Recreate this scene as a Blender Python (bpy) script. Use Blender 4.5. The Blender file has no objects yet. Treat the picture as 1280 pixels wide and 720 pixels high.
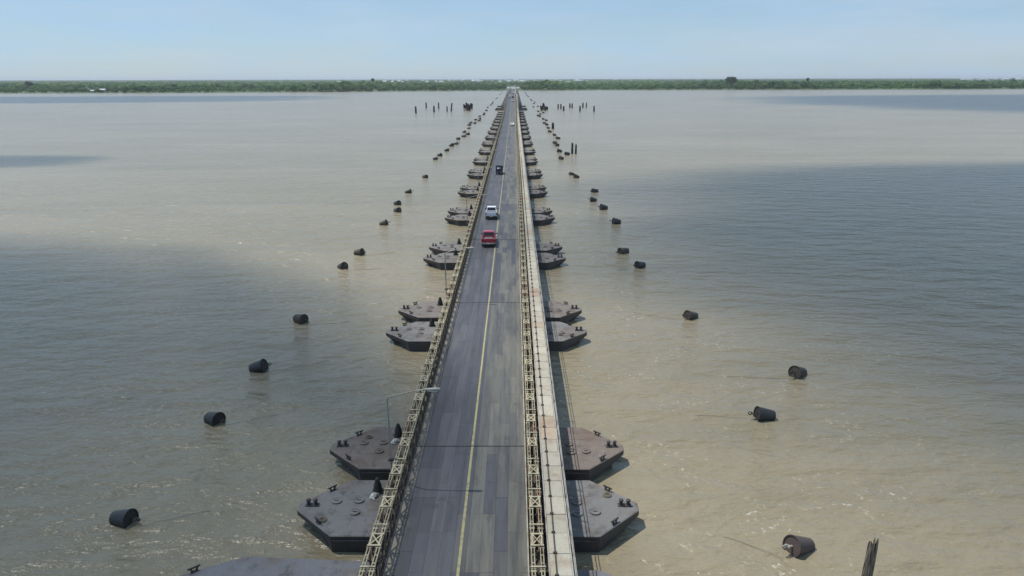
import bpy, math, random
import numpy as np
from mathutils import Vector, Matrix

random.seed(7)
rng = np.random.default_rng(7)
S = bpy.context.scene
COL = S.collection

# ------------------------------------------------------------------ camera
CAM = Vector((2.58, 0.0, 24.1))
FPX = 900.0                                   # focal length in pixels of a 1280 wide frame
PITCH = math.atan(262.0 / FPX)
YAW = 0.0038
ROLL = math.radians(0.12)
cam_data = bpy.data.cameras.new('camera')
cam = bpy.data.objects.new('camera', cam_data)
COL.objects.link(cam)
fwd = Vector((-math.sin(YAW) * math.cos(PITCH), math.cos(YAW) * math.cos(PITCH), -math.sin(PITCH)))
rgt = fwd.cross(Vector((0, 0, 1))).normalized()
upv = rgt.cross(fwd).normalized()
rgt, upv = (rgt * math.cos(ROLL) - upv * math.sin(ROLL)), (upv * math.cos(ROLL) + rgt * math.sin(ROLL))
cam.matrix_world = Matrix(((rgt.x, upv.x, -fwd.x, CAM.x), (rgt.y, upv.y, -fwd.y, CAM.y),
                           (rgt.z, upv.z, -fwd.z, CAM.z), (0, 0, 0, 1)))
cam_data.sensor_width = 36.0
cam_data.lens = FPX / 1280.0 * 36.0
cam_data.clip_start = 0.5
cam_data.clip_end = 90000.0
S.camera = cam

# ------------------------------------------------------------------ sky, sun, exposure
SUN_VEC = Vector((-0.41, 0.21, 1.0)).normalized()       # towards the sun
ELEV = math.asin(SUN_VEC.z)
AZ = math.atan2(SUN_VEC.x, SUN_VEC.y)                   # clockwise from +Y
world = bpy.data.worlds.new('World')
S.world = world
world.use_nodes = True
wn, wl = world.node_tree.nodes, world.node_tree.links
wn.clear()
w_out = wn.new('ShaderNodeOutputWorld')
w_bg = wn.new('ShaderNodeBackground')
w_bg.inputs['Strength'].default_value = 0.098
sky = wn.new('ShaderNodeTexSky')
sky.sky_type = 'NISHITA'
sky.sun_disc = False
sky.sun_elevation = ELEV
sky.sun_rotation = AZ
sky.altitude = 0.0
sky.air_density = 1.0
sky.dust_density = 0.2
sky.ozone_density = 1.5
# thin high veil of cloud over the whole sky
w_tc = wn.new('ShaderNodeTexCoord')
w_map = wn.new('ShaderNodeMapping')
w_map.inputs['Scale'].default_value = (2.2, 2.2, 13.0)
w_map.inputs['Location'].default_value = (0.6, 0.35, 0.2)
w_no = wn.new('ShaderNodeTexNoise')
w_no.inputs['Scale'].default_value = 2.4
w_no.inputs['Detail'].default_value = 6.0
w_no.inputs['Roughness'].default_value = 0.55
w_ramp = wn.new('ShaderNodeValToRGB')
w_ramp.color_ramp.elements[0].position = 0.38
w_ramp.color_ramp.elements[0].color = (0.42, 0.42, 0.42, 1)
w_ramp.color_ramp.elements[1].position = 0.80
w_ramp.color_ramp.elements[1].color = (0.85, 0.85, 0.85, 1)
w_tint = wn.new('ShaderNodeMix')
w_tint.data_type = 'RGBA'
w_tint.blend_type = 'MULTIPLY'
w_tint.inputs['Factor'].default_value = 1.0
w_tint.inputs['B'].default_value = (0.84, 0.95, 1.10, 1)
w_mix = wn.new('ShaderNodeMix')
w_mix.data_type = 'RGBA'
w_mix.inputs['B'].default_value = (4.7, 6.9, 9.4, 1)
wl.new(w_tc.outputs['Generated'], w_map.inputs['Vector'])
wl.new(w_map.outputs['Vector'], w_no.inputs['Vector'])
wl.new(w_no.outputs['Fac'], w_ramp.inputs['Fac'])
wl.new(sky.outputs['Color'], w_tint.inputs['A'])
wl.new(w_tint.outputs['Result'], w_mix.inputs['A'])
wl.new(w_ramp.outputs['Color'], w_mix.inputs['Factor'])
w_map2 = wn.new('ShaderNodeMapping')
w_map2.inputs['Scale'].default_value = (1.3, 1.3, 7.0)
w_map2.inputs['Location'].default_value = (2.1, 0.2, 0.9)
w_no2 = wn.new('ShaderNodeTexNoise')
w_no2.inputs['Scale'].default_value = 2.0
w_no2.inputs['Detail'].default_value = 8.0
w_no2.inputs['Roughness'].default_value = 0.6
w_ramp2 = wn.new('ShaderNodeValToRGB')
w_ramp2.color_ramp.elements[0].position = 0.50
w_ramp2.color_ramp.elements[0].color = (0, 0, 0, 1)
w_ramp2.color_ramp.elements[1].position = 0.78
w_ramp2.color_ramp.elements[1].color = (0.5, 0.5, 0.5, 1)
w_mix2 = wn.new('ShaderNodeMix')
w_mix2.data_type = 'RGBA'
w_mix2.inputs['B'].default_value = (6.4, 7.2, 8.3, 1)
wl.new(w_tc.outputs['Generated'], w_map2.inputs['Vector'])
wl.new(w_map2.outputs['Vector'], w_no2.inputs['Vector'])
wl.new(w_no2.outputs['Fac'], w_ramp2.inputs['Fac'])
wl.new(w_ramp2.outputs['Color'], w_mix2.inputs['Factor'])
wl.new(w_mix.outputs['Result'], w_mix2.inputs['A'])
wl.new(w_mix2.outputs['Result'], w_bg.inputs['Color'])
wl.new(w_bg.outputs['Background'], w_out.inputs['Surface'])

sun_data = bpy.data.lights.new('sun', 'SUN')
sun_data.energy = 4.9
sun_data.angle = math.radians(0.53)
sun_data.color = (1.0, 0.95, 0.87)
sun = bpy.data.objects.new('sun', sun_data)
COL.objects.link(sun)
sun.rotation_euler = SUN_VEC.to_track_quat('Z', 'Y').to_euler()
sun.location = (0, 0, 300)

S.view_settings.view_transform = 'Standard'
S.view_settings.look = 'None'
S.view_settings.gamma = 1.0
S.view_settings.exposure = -0.12
S.view_settings.use_curve_mapping = False
S.cycles.use_denoising = True
S.cycles.max_bounces = 6
S.cycles.transparent_max_bounces = 12
S.cycles.volume_bounces = 0
S.cycles.sample_clamp_indirect = 4.0

# ------------------------------------------------------------------ helpers
def ground(px, py, z=0.0):
    """point at height z that the photograph shows at pixel (px, py)"""
    d = fwd * FPX + rgt * (px - 640.0) - upv * (py - 360.0)
    t = (z - CAM.z) / d.z
    return CAM + d * t

def link(o, parent=None):
    COL.objects.link(o)
    if parent is not None:
        o.parent = parent
    return o

def tag(o, label=None, cat=None, group=None, kind=None):
    if label: o['label'] = label
    if cat: o['category'] = cat
    if group: o['group'] = group
    if kind: o['kind'] = kind
    return o

def empty(name, loc=(0, 0, 0), rz=0.0):
    o = bpy.data.objects.new(name, None)
    o.empty_display_size = 0.3
    COL.objects.link(o)
    o.location = loc
    o.rotation_euler = (0, 0, rz)
    return o

def copy_tree(o, parent=None):
    c = o.copy()
    COL.objects.link(c)
    c.parent = parent
    for ch in o.children:
        copy_tree(ch, c)
    return c

class MB:
    """collects faces for one mesh"""
    def __init__(self):
        self.v, self.f, self.s = [], [], []
    def add(self, vs, fs, smooth=False):
        n = len(self.v)
        self.v += [tuple(p) for p in vs]
        self.f += [tuple(i + n for i in f) for f in fs]
        self.s += [smooth] * len(fs)
        return self
    def box(self, x0, x1, y0, y1, z0, z1):
        vs = [(x0, y0, z0), (x1, y0, z0), (x1, y1, z0), (x0, y1, z0), (x0, y0, z1), (x1, y0, z1), (x1, y1, z1), (x0, y1, z1)]
        return self.add(vs, [(0, 3, 2, 1), (4, 5, 6, 7), (0, 1, 5, 4), (1, 2, 6, 5), (2, 3, 7, 6), (3, 0, 4, 7)])
    def bevbox(self, x0, x1, y0, y1, z0, z1, b):
        """box with chamfered edges along all sides of the top and the uprights"""
        def ring(i, z):
            a, c, d, e = x0 + i, x1 - i, y0 + i, y1 - i
            return [(a + b, d, z), (c - b, d, z), (c, d + b, z), (c, e - b, z), (c - b, e, z), (a + b, e, z), (a, e - b, z), (a, d + b, z)]
        r = ring(0, z0) + ring(0, z1 - b) + ring(b * 0.9, z1)
        fs = [tuple(range(7, -1, -1)), tuple(range(16, 24))]
        for k in (0, 8):
            for i in range(8):
                j = (i + 1) % 8
                fs.append((k + i, k + j, k + 8 + j, k + 8 + i))
        return self.add(r, fs)
    def bar(self, p, q, w, h, up=(0, 0, 1)):
        p, q = Vector(p), Vector(q)
        d = (q - p).normalized()
        u = Vector(up)
        s = d.cross(u)
        if s.length < 1e-4:
            s = d.cross(Vector((1, 0, 0)))
        s.normalize()
        t = s.cross(d).normalized()
        s, t = s * w / 2, t * h / 2
        vs = [p - s - t, p + s - t, p + s + t, p - s + t, q - s - t, q + s - t, q + s + t, q - s + t]
        return self.add(vs, [(0, 1, 2, 3), (7, 6, 5, 4), (0, 4, 5, 1), (1, 5, 6, 2), (2, 6, 7, 3), (3, 7, 4, 0)])
    def tube(self, pts, r, n=6, caps=True):
        pts = [Vector(p) for p in pts]
        rs = r if isinstance(r, (list, tuple)) else [r] * len(pts)
        rings = []
        for i, p in enumerate(pts):
            d = (pts[min(i + 1, len(pts) - 1)] - pts[max(i - 1, 0)]).normalized()
            a = d.cross(Vector((0, 0, 1)))
            if a.length < 1e-3:
                a = d.cross(Vector((0, 1, 0)))
            a.normalize()
            b = d.cross(a)
            rings.append([p + (a * math.cos(2 * math.pi * k / n) + b * math.sin(2 * math.pi * k / n)) * rs[i] for k in range(n)])
        vs = [v for rg in rings for v in rg]
        fs = []
        for i in range(len(pts) - 1):
            for k in range(n):
                l = (k + 1) % n
                fs.append((i * n + k, i * n + l, (i + 1) * n + l, (i + 1) * n + k))
        self.add(vs, fs, True)
        if caps:
            m = len(pts) - 1
            self.add(rings[0], [tuple(range(n))])
            self.add(rings[m], [tuple(range(n - 1, -1, -1))])
        return self
    def lathe(self, prof, n=16, axis='Z', o=(0, 0, 0), smooth=False):
        """prof: (radius, height) pairs"""
        vs, fs = [], []
        for r, h in prof:
            for k in range(n):
                a = 2 * math.pi * k / n
                c, s = r * math.cos(a), r * math.sin(a)
                p = (c, s, h) if axis == 'Z' else ((h, c, s) if axis == 'X' else (s, h, c))
                vs.append((p[0] + o[0], p[1] + o[1], p[2] + o[2]))
        if smooth:
            for i in range(len(prof) - 1):
                self.add(vs[i * n:(i + 2) * n], [(k, (k + 1) % n, n + (k + 1) % n, n + k) for k in range(n)], True)
            return self
        for i in range(len(prof) - 1):
            for k in range(n):
                l = (k + 1) % n
                fs.append((i * n + k, i * n + l, (i + 1) * n + l, (i + 1) * n + k))
        self.add(vs, fs, False)
        m = (len(prof) - 1) * n
        if prof[0][0] > 1e-4: self.add([vs[k] for k in range(n)], [tuple(range(n - 1, -1, -1))])
        if prof[-1][0] > 1e-4: self.add([vs[m + k] for k in range(n)], [tuple(range(n))])
        return self
    def mesh(self, name, mat):
        me = bpy.data.meshes.new(name)
        me.from_pydata(self.v, [], self.f)
        me.polygons.foreach_set('use_smooth', self.s)
        if mat: me.materials.append(mat)
        me.update()
        return me
    def build(self, name, mat, parent=None, loc=None):
        o = bpy.data.objects.new(name, self.mesh(name, mat))
        link(o, parent)
        if loc is not None: o.location = loc
        return o

def inst(me, name, parent=None, loc=(0, 0, 0), rz=0.0):
    o = bpy.data.objects.new(name, me)
    link(o, parent)
    o.location = loc
    o.rotation_euler = (0, 0, rz)
    return o

# ------------------------------------------------------------------ materials
def newmat(name):
    m = bpy.data.materials.new(name)
    m.use_nodes = True
    nt = m.node_tree
    b = nt.nodes['Principled BSDF']
    return m, nt.nodes, nt.links, b

def rgb(c): return (c[0], c[1], c[2], 1.0)

def noise(n, l, vec, scale, detail=3.0, rough=0.55):
    t = n.new('ShaderNodeTexNoise')
    t.inputs['Scale'].default_value = scale
    t.inputs['Detail'].default_value = detail
    t.inputs['Roughness'].default_value = rough
    if vec is not None: l.new(vec, t.inputs['Vector'])
    return t.outputs['Fac']

def ramp(n, l, fac, stops):
    r = n.new('ShaderNodeValToRGB')
    e = r.color_ramp.elements
    while len(e) < len(stops): e.new(0.5)
    for i, (p, c) in enumerate(stops):
        e[i].position = p
        e[i].color = rgb(c) if isinstance(c, (tuple, list)) else (c, c, c, 1)
    l.new(fac, r.inputs['Fac'])
    return r.outputs['Color']

def mixc(n, l, fac, a, b, blend='MIX'):
    m = n.new('ShaderNodeMix')
    m.data_type = 'RGBA'
    m.blend_type = blend
    for sock, val in (('Factor', fac), ('A', a), ('B', b)):
        if isinstance(val, (int, float)): m.inputs[sock].default_value = val
        elif isinstance(val, tuple): m.inputs[sock].default_value = rgb(val)
        else: l.new(val, m.inputs[sock])
    return m.outputs['Result']

def mapping(n, l, vec, scale=(1, 1, 1), rot=(0, 0, 0)):
    mp = n.new('ShaderNodeMapping')
    mp.inputs['Scale'].default_value = scale
    mp.inputs['Rotation'].default_value = rot
    l.new(vec, mp.inputs['Vector'])
    return mp.outputs['Vector']

def math_n(n, l, op, a, b=None):
    m = n.new('ShaderNodeMath')
    m.operation = op
    for i, v in enumerate((a, b)):
        if v is None: continue
        if isinstance(v, (int, float)): m.inputs[i].default_value = v
        else: l.new(v, m.inputs[i])
    return m.outputs[0]

def position(n):
    return n.new('ShaderNodeNewGeometry').outputs['Position']

def worn(name, base, stain, scale=1.2, rough=0.7, lo=0.45, hi=0.72, metallic=0.0, rand=0.0, bump=0.0):
    """painted or bare surface with blotches of a second colour"""
    m, n, l, b = newmat(name)
    pos = position(n)
    f = noise(n, l, pos, scale, 6.0, 0.65)
    c = mixc(n, l, ramp(n, l, f, [(lo, 0.0), (hi, 1.0)]), base, stain)
    f2 = noise(n, l, pos, scale * 9.0, 3.0)
    c = mixc(n, l, 0.35, c, ramp(n, l, f2, [(0.3, 0.55), (0.7, 1.0)]), 'MULTIPLY')
    if rand > 0:
        oi = n.new('ShaderNodeObjectInfo')
        v = ramp(n, l, oi.outputs['Random'], [(0.0, 1.0 - rand), (1.0, 1.0)])
        c = mixc(n, l, 1.0, c, v, 'MULTIPLY')
    l.new(c, b.inputs['Base Color'])
    b.inputs['Roughness'].default_value = rough
    b.inputs['Metallic'].default_value = metallic
    if bump > 0:
        bp = n.new('ShaderNodeBump')
        bp.inputs['Strength'].default_value = 0.6
        bp.inputs['Distance'].default_value = bump
        l.new(f2, bp.inputs['Height'])
        l.new(bp.outputs['Normal'], b.inputs['Normal'])
    return m

M = {}
M['truss'] = worn('truss_paint', (0.37, 0.335, 0.225), (0.15, 0.10, 0.06), 1.6, 0.7, 0.46, 0.68)
M['rusty_paint'] = worn('rusting_truss_paint', (0.34, 0.25, 0.17), (0.17, 0.085, 0.05), 1.8, 0.75, 0.40, 0.62)
M['walk_stained'] = worn('stained_walkway_plate', (0.42, 0.34, 0.26), (0.33, 0.24, 0.16), 0.9, 0.8, 0.42, 0.7, rand=0.15)
M['brown_steel'] = worn('dark_brown_steel', (0.13, 0.095, 0.062), (0.26, 0.21, 0.14), 1.3, 0.8, 0.52, 0.75)  # dark brown for the truss members below the upper chord
M['brace'] = worn('brace_paint', (0.48, 0.43, 0.29), (0.20, 0.13, 0.075), 1.9, 0.7, 0.47, 0.70)
M['dark_steel'] = worn('dark_steel', (0.045, 0.042, 0.04), (0.08, 0.055, 0.04), 1.0, 0.7)
M['under'] = worn('deck_underside', (0.05, 0.046, 0.042), (0.09, 0.06, 0.045), 0.8, 0.85)
M['bed'] = worn('deck_bed_steel', (0.075, 0.073, 0.080), (0.11, 0.10, 0.09), 0.8, 0.85)
M['walk'] = worn('walkway_plate_paint', (0.47, 0.44, 0.36), (0.34, 0.28, 0.20), 0.8, 0.8, 0.48, 0.72, rand=0.18)
M['kerb'] = worn('kerb_paint', (0.46, 0.44, 0.37), (0.25, 0.19, 0.14), 1.5, 0.7, 0.42, 0.7)
M['rail'] = worn('railing_paint', (0.40, 0.39, 0.35), (0.20, 0.15, 0.10), 1.2, 0.6)
M['galv'] = worn('galvanised_pole', (0.34, 0.33, 0.29), (0.22, 0.20, 0.16), 1.0, 0.6)
M['bitt'] = worn('bitt_black', (0.03, 0.03, 0.03), (0.07, 0.05, 0.04), 2.0, 0.6)
M['cover'] = worn('winch_cover', (0.028, 0.03, 0.026), (0.05, 0.05, 0.045), 2.0, 0.75)
M['tarp'] = worn('pale_tarp', (0.62, 0.60, 0.55), (0.40, 0.37, 0.32), 2.0, 0.8)
M['buoy'] = worn('buoy_steel', (0.030, 0.032, 0.034), (0.075, 0.062, 0.055), 1.6, 0.5, 0.5, 0.8, rand=0.3, bump=0.01)
M['buoy_rust'] = worn('buoy_rusted', (0.085, 0.065, 0.058), (0.06, 0.05, 0.047), 1.6, 0.6, 0.4, 0.8, bump=0.01)
M['buoy_old'] = worn('buoy_fouled', (0.050, 0.046, 0.040), (0.13, 0.10, 0.075), 2.4, 0.75, 0.42, 0.70, rand=0.3, bump=0.02)
M['rope'] = worn('old_rope', (0.20, 0.175, 0.12), (0.10, 0.085, 0.06), 3.0, 0.9)
M['cable'] = worn('wet_cable', (0.15, 0.135, 0.095), (0.20, 0.18, 0.13), 2.0, 0.6)
M['timber'] = None
M['lamp_glass'] = worn('lamp_lens', (0.62, 0.62, 0.58), (0.52, 0.52, 0.48), 2.0, 0.3)
M['line'] = worn('road_line_paint', (0.36, 0.33, 0.16), (0.16, 0.15, 0.11), 3.0, 0.7, 0.48, 0.68)
M['joint'] = worn('joint_rubber', (0.035, 0.033, 0.032), (0.06, 0.055, 0.05), 2.0, 0.8)

def timber_mat():
    m, n, l, b = newmat('weathered_timber')
    tc = n.new('ShaderNodeTexCoord')
    v = mapping(n, l, tc.outputs['Object'], (9, 9, 0.7))
    f = noise(n, l, v, 1.6, 5.0, 0.6)
    c = ramp(n, l, f, [(0.40, (0.030, 0.025, 0.018)), (0.52, (0.12, 0.10, 0.078)), (0.68, (0.26, 0.235, 0.19))])
    l.new(c, b.inputs['Base Color'])
    b.inputs['Roughness'].default_value = 0.85
    bp = n.new('ShaderNodeBump')
    bp.inputs['Distance'].default_value = 0.04
    l.new(f, bp.inputs['Height'])
    l.new(bp.outputs['Normal'], b.inputs['Normal'])
    return m
M['timber'] = timber_mat()
M['pile'] = worn('dark_wet_pile', (0.035, 0.03, 0.025), (0.075, 0.062, 0.05), 0.6, 0.8)

def deck_mat(name, per_object):
    """road plate: colour comes from the plate, wear and grease streaks run along the road"""
    m, n, l, b = newmat(name)
    if per_object:
        base = n.new('ShaderNodeObjectInfo').outputs['Color']
    else:
        a = n.new('ShaderNodeAttribute')
        a.attribute_name = 'tint'
        base = a.outputs['Color']
    pos = position(n)
    st = noise(n, l, mapping(n, l, pos, (2.3, 0.16, 1)), 1.0, 5.0, 0.65)
    c = mixc(n, l, ramp(n, l, st, [(0.44, 0.0), (0.66, 0.60)]), base, (0.036, 0.036, 0.042))
    du = noise(n, l, mapping(n, l, pos, (1.0, 0.25, 1)), 1.1, 6.0, 0.65)
    c = mixc(n, l, ramp(n, l, du, [(0.55, 0.0), (0.80, 0.42)]), c, (0.20, 0.185, 0.15))
    oil = noise(n, l, mapping(n, l, pos, (0.8, 0.5, 1)), 1.3, 5.0, 0.7)
    c = mixc(n, l, ramp(n, l, oil, [(0.62, 0.0), (0.70, 0.6)]), c, (0.035, 0.034, 0.034))
    g = noise(n, l, pos, 26.0, 2.0)
    c = mixc(n, l, 0.4, c, ramp(n, l, g, [(0.3, 0.6), (0.7, 1.0)]), 'MULTIPLY')
    l.new(c, b.inputs['Base Color'])
    b.inputs['Roughness'].default_value = 0.55
    bp = n.new('ShaderNodeBump')
    bp.inputs['Strength'].default_value = 0.35
    bp.inputs['Distance'].default_value = 0.008
    l.new(g, bp.inputs['Height'])
    l.new(bp.outputs['Normal'], b.inputs['Normal'])
    return m
M['plate'] = deck_mat('road_plate', True)
M['plate_far'] = deck_mat('road_plate_by_attribute', False)

def hull_mat():
    """pontoon steel: grey paint, rust blooms, darker wet band of growth by the waterline"""
    m, n, l, b = newmat('pontoon_steel')
    oi = n.new('ShaderNodeObjectInfo')
    pos = position(n)
    base = oi.outputs['Color']
    f = noise(n, l, pos, 0.5, 7.0, 0.66)
    rust = mixc(n, l, ramp(n, l, f, [(0.47, 0.0), (0.66, 0.85)]), base, (0.125, 0.082, 0.058))
    f2 = noise(n, l, pos, 1.7, 6.0, 0.72)
    c = mixc(n, l, ramp(n, l, f2, [(0.54, 0.0), (0.72, 0.7)]), rust, (0.235, 0.225, 0.205))
    f4 = noise(n, l, mapping(n, l, pos, (1.0, 0.7, 1)), 1.1, 6.0, 0.75)
    c = mixc(n, l, ramp(n, l, f4, [(0.34, 0.75), (0.47, 0.0)]), c, (0.055, 0.052, 0.05))
    f3 = noise(n, l, pos, 14.0, 3.0)
    c = mixc(n, l, 0.5, c, ramp(n, l, f3, [(0.3, 0.55), (0.7, 1.0)]), 'MULTIPLY')
    sp = n.new('ShaderNodeSeparateXYZ')
    l.new(pos, sp.inputs[0])
    zz = math_n(n, l, 'ADD', sp.outputs['Z'], math_n(n, l, 'MULTIPLY', math_n(n, l, 'SUBTRACT', f2, 0.5), 0.35))
    c = mixc(n, l, ramp(n, l, zz, [(0.16, 1.0), (0.30, 0.0)]), c, (0.028, 0.028, 0.022))
    l.new(c, b.inputs['Base Color'])
    b.inputs['Roughness'].default_value = 0.62
    bp = n.new('ShaderNodeBump')
    bp.inputs['Strength'].default_value = 0.5
    bp.inputs['Distance'].default_value = 0.015
    l.new(f2, bp.inputs['Height'])
    l.new(bp.outputs['Normal'], b.inputs['Normal'])
    return m
M['hull'] = hull_mat()
M['hull_side'] = worn('hull_side_shade', (0.050, 0.049, 0.052), (0.075, 0.060, 0.050), 0.9, 0.6, 0.45, 0.75)  # upright hull faces: their shade is put into this darker colour

def water_mat():
    m, n, l, b = newmat('silty_river_water')
    pos = position(n)
    big = noise(n, l, mapping(n, l, pos, (0.012, 0.02, 1)), 1.0, 4.0, 0.6)
    c = ramp(n, l, big, [(0.30, (0.212, 0.184, 0.117)), (0.70, (0.274, 0.233, 0.162))])
    # silt drawn out in streaks by the current
    cur = noise(n, l, mapping(n, l, pos, (0.010, 0.085, 1), (0, 0, math.radians(-6))), 1.0, 6.0, 0.6)
    c = mixc(n, l, ramp(n, l, cur, [(0.38, 0.35), (0.52, 0.0)]), c, (0.174, 0.157, 0.106))
    # drifting foam and painted-on sun glints: threads broken into flecks, in patches
    f1 = noise(n, l, mapping(n, l, pos, (0.045, 0.05, 1)), 1.0, 3.0)
    f2 = noise(n, l, mapping(n, l, pos, (0.42, 0.60, 1), (0, 0, math.radians(-25))), 1.0, 5.0, 0.6)
    f3 = noise(n, l, pos, 2.6, 3.0, 0.6)
    thread = ramp(n, l, math_n(n, l, 'ABSOLUTE', math_n(n, l, 'SUBTRACT', f2, 0.5)), [(0.006, 1.0), (0.018, 0.0)])
    foam_glints = math_n(n, l, 'MULTIPLY', ramp(n, l, f1, [(0.50, 0.0), (0.66, 0.8)]), math_n(n, l, 'MULTIPLY', thread, ramp(n, l, f3, [(0.55, 0.0), (0.63, 1.0)])))
    # most of the foam and painted glints lie just right of the pontoons
    sx = n.new('ShaderNodeSeparateXYZ')
    l.new(pos, sx.inputs[0])
    down = ramp(n, l, math_n(n, l, 'MULTIPLY', sx.outputs['X'], 0.0125), [(0.04, 0.10), (0.11, 1.0), (0.30, 0.75), (0.70, 0.12)])
    f5 = noise(n, l, mapping(n, l, pos, (0.16, 0.20, 1)), 1.0, 3.0)
    lap = math_n(n, l, 'MULTIPLY', down, math_n(n, l, 'MULTIPLY', ramp(n, l, f5, [(0.49, 0.0), (0.66, 0.75)]), math_n(n, l, 'MULTIPLY', thread, ramp(n, l, f3, [(0.51, 0.0), (0.62, 1.0)]))))
    foam_glints = math_n(n, l, 'MAXIMUM', lap, math_n(n, l, 'MULTIPLY', foam_glints, 0.6))
    c = mixc(n, l, foam_glints, c, (0.66, 0.64, 0.56))
    l.new(c, b.inputs['Base Color'])
    b.inputs['Roughness'].default_value = 0.21
    b.inputs['IOR'].default_value = 1.333
    # three trains of waves
    h1 = noise(n, l, mapping(n, l, pos, (0.17, 0.36, 1), (0, 0, math.radians(24))), 1.0, 3.0, 0.5)
    h2 = noise(n, l, mapping(n, l, pos, (0.62, 1.15, 1), (0, 0, math.radians(-18))), 1.0, 4.0, 0.55)
    h3 = noise(n, l, mapping(n, l, pos, (2.2, 3.4, 1), (0, 0, math.radians(35))), 1.0, 3.0, 0.6)
    h = math_n(n, l, 'ADD', math_n(n, l, 'MULTIPLY', h1, 1.7),
               math_n(n, l, 'ADD', math_n(n, l, 'MULTIPLY', h2, 0.52), math_n(n, l, 'MULTIPLY', h3, 0.12)))
    bp = n.new('ShaderNodeBump')
    bp.inputs['Strength'].default_value = 1.0
    bp.inputs['Distance'].default_value = 0.55
    l.new(h, bp.inputs['Height'])
    l.new(bp.outputs['Normal'], b.inputs['Normal'])
    return m
M['water'] = water_mat()

def land_mat():
    m, n, l, b = newmat('lowland_scrub')
    pos = position(n)
    f = noise(n, l, mapping(n, l, pos, (0.004, 0.0015, 1)), 1.0, 8.0, 0.65)
    c = ramp(n, l, f, [(0.32, (0.035, 0.065, 0.026)), (0.52, (0.060, 0.100, 0.036)), (0.72, (0.10, 0.14, 0.055))])
    l.new(c, b.inputs['Base Color'])
    b.inputs['Roughness'].default_value = 0.9
    return m
M['land'] = land_mat()

def leaf_mat(name='leaf_mass', attr=True, col=(0.05, 0.08, 0.03)):
    m, n, l, b = newmat(name)
    if attr:
        a = n.new('ShaderNodeAttribute')
        a.attribute_name = 'tint'
        base = a.outputs['Color']
        pos = position(n)
        f = noise(n, l, pos, 0.35, 3.0)
        base = mixc(n, l, 0.5, base, ramp(n, l, f, [(0.3, 0.65), (0.7, 1.0)]), 'MULTIPLY')
        l.new(base, b.inputs['Base Color'])
    else:
        b.inputs['Base Color'].default_value = rgb(col)
    b.inputs['Roughness'].default_value = 0.75
    b.inputs['Specular IOR Level'].default_value = 0.2
    tr = n.new('ShaderNodeBsdfTranslucent')
    if attr: l.new(base, tr.inputs['Color'])
    else: tr.inputs['Color'].default_value = rgb(col)
    mx = n.new('ShaderNodeMixShader')
    mx.inputs[0].default_value = 0.35
    l.new(b.outputs[0], mx.inputs[1])
    l.new(tr.outputs[0], mx.inputs[2])
    l.new(mx.outputs[0], n['Material Output'].inputs['Surface'])
    return m
M['leaf'] = leaf_mat()
M['crown_dark'] = leaf_mat('dark_crown', False, (0.055, 0.098, 0.045))
M['bark'] = worn('bark', (0.10, 0.08, 0.06), (0.06, 0.05, 0.04), 0.5, 0.9)
M['mud'] = worn('bank_mud', (0.14, 0.12, 0.09), (0.09, 0.08, 0.06), 0.05, 0.8)

def flat(name, c, rough=0.5, metallic=0.0, coat=0.0):
    m, n, l, b = newmat(name)
    pos = position(n)
    f = noise(n, l, pos, 3.0, 4.0)
    l.new(mixc(n, l, 0.25, c, ramp(n, l, f, [(0.3, 0.6), (0.7, 1.0)]), 'MULTIPLY'), b.inputs['Base Color'])
    b.inputs['Roughness'].default_value = rough
    b.inputs['Metallic'].default_value = metallic
    b.inputs['Coat Weight'].default_value = coat
    return m
M['red'] = flat('red_car_paint', (0.42, 0.018, 0.045), 0.35, 0.0, 0.6)
M['white'] = flat('white_car_paint', (0.80, 0.80, 0.80), 0.35, 0.0, 0.5)
M['navy'] = flat('navy_truck_paint', (0.020, 0.028, 0.060), 0.45, 0.0, 0.3)
M['black_paint'] = flat('black_car_paint', (0.025, 0.025, 0.028), 0.35, 0.0, 0.5)
M['silver'] = flat('silver_car_paint', (0.45, 0.46, 0.48), 0.35, 0.3, 0.4)
M['glass'] = flat('vehicle_glass', (0.018, 0.022, 0.026), 0.08)
M['tyre'] = flat('tyre_rubber', (0.022, 0.022, 0.022), 0.85)
M['rim'] = flat('wheel_rim', (0.40, 0.40, 0.40), 0.4, 0.6)
M['tail'] = flat('tail_lamp_red', (0.35, 0.012, 0.012), 0.3)
M['head'] = flat('head_lamp_clear', (0.75, 0.75, 0.72), 0.15)
M['bumper'] = flat('grey_bumper', (0.22, 0.22, 0.22), 0.45)
M['liner'] = flat('bed_liner', (0.13, 0.12, 0.12), 0.7)
M['number'] = flat('number_plate', (0.62, 0.60, 0.50), 0.5)
M['cargo'] = flat('pale_cargo', (0.42, 0.42, 0.40), 0.8)
M['wall_white'] = flat('white_wall', (0.60, 0.60, 0.58), 0.8)
M['wall_cream'] = flat('cream_wall', (0.62, 0.58, 0.48), 0.8)
M['roof_zinc'] = flat('zinc_roof', (0.40, 0.43, 0.46), 0.6)
M['roof_red'] = flat('red_roof', (0.30, 0.10, 0.07), 0.7)
M['concrete'] = flat('pale_concrete', (0.30, 0.32, 0.29), 0.85)

# ------------------------------------------------------------------ setting: water, far bank
def sheet(name, pts, mat, kind='structure'):
    me = bpy.data.meshes.new(name)
    me.from_pydata(pts, [], [tuple(range(len(pts)))])
    me.materials.append(mat)
    o = bpy.data.objects.new(name, me)
    COL.objects.link(o)
    o['kind'] = kind
    return o

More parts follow.
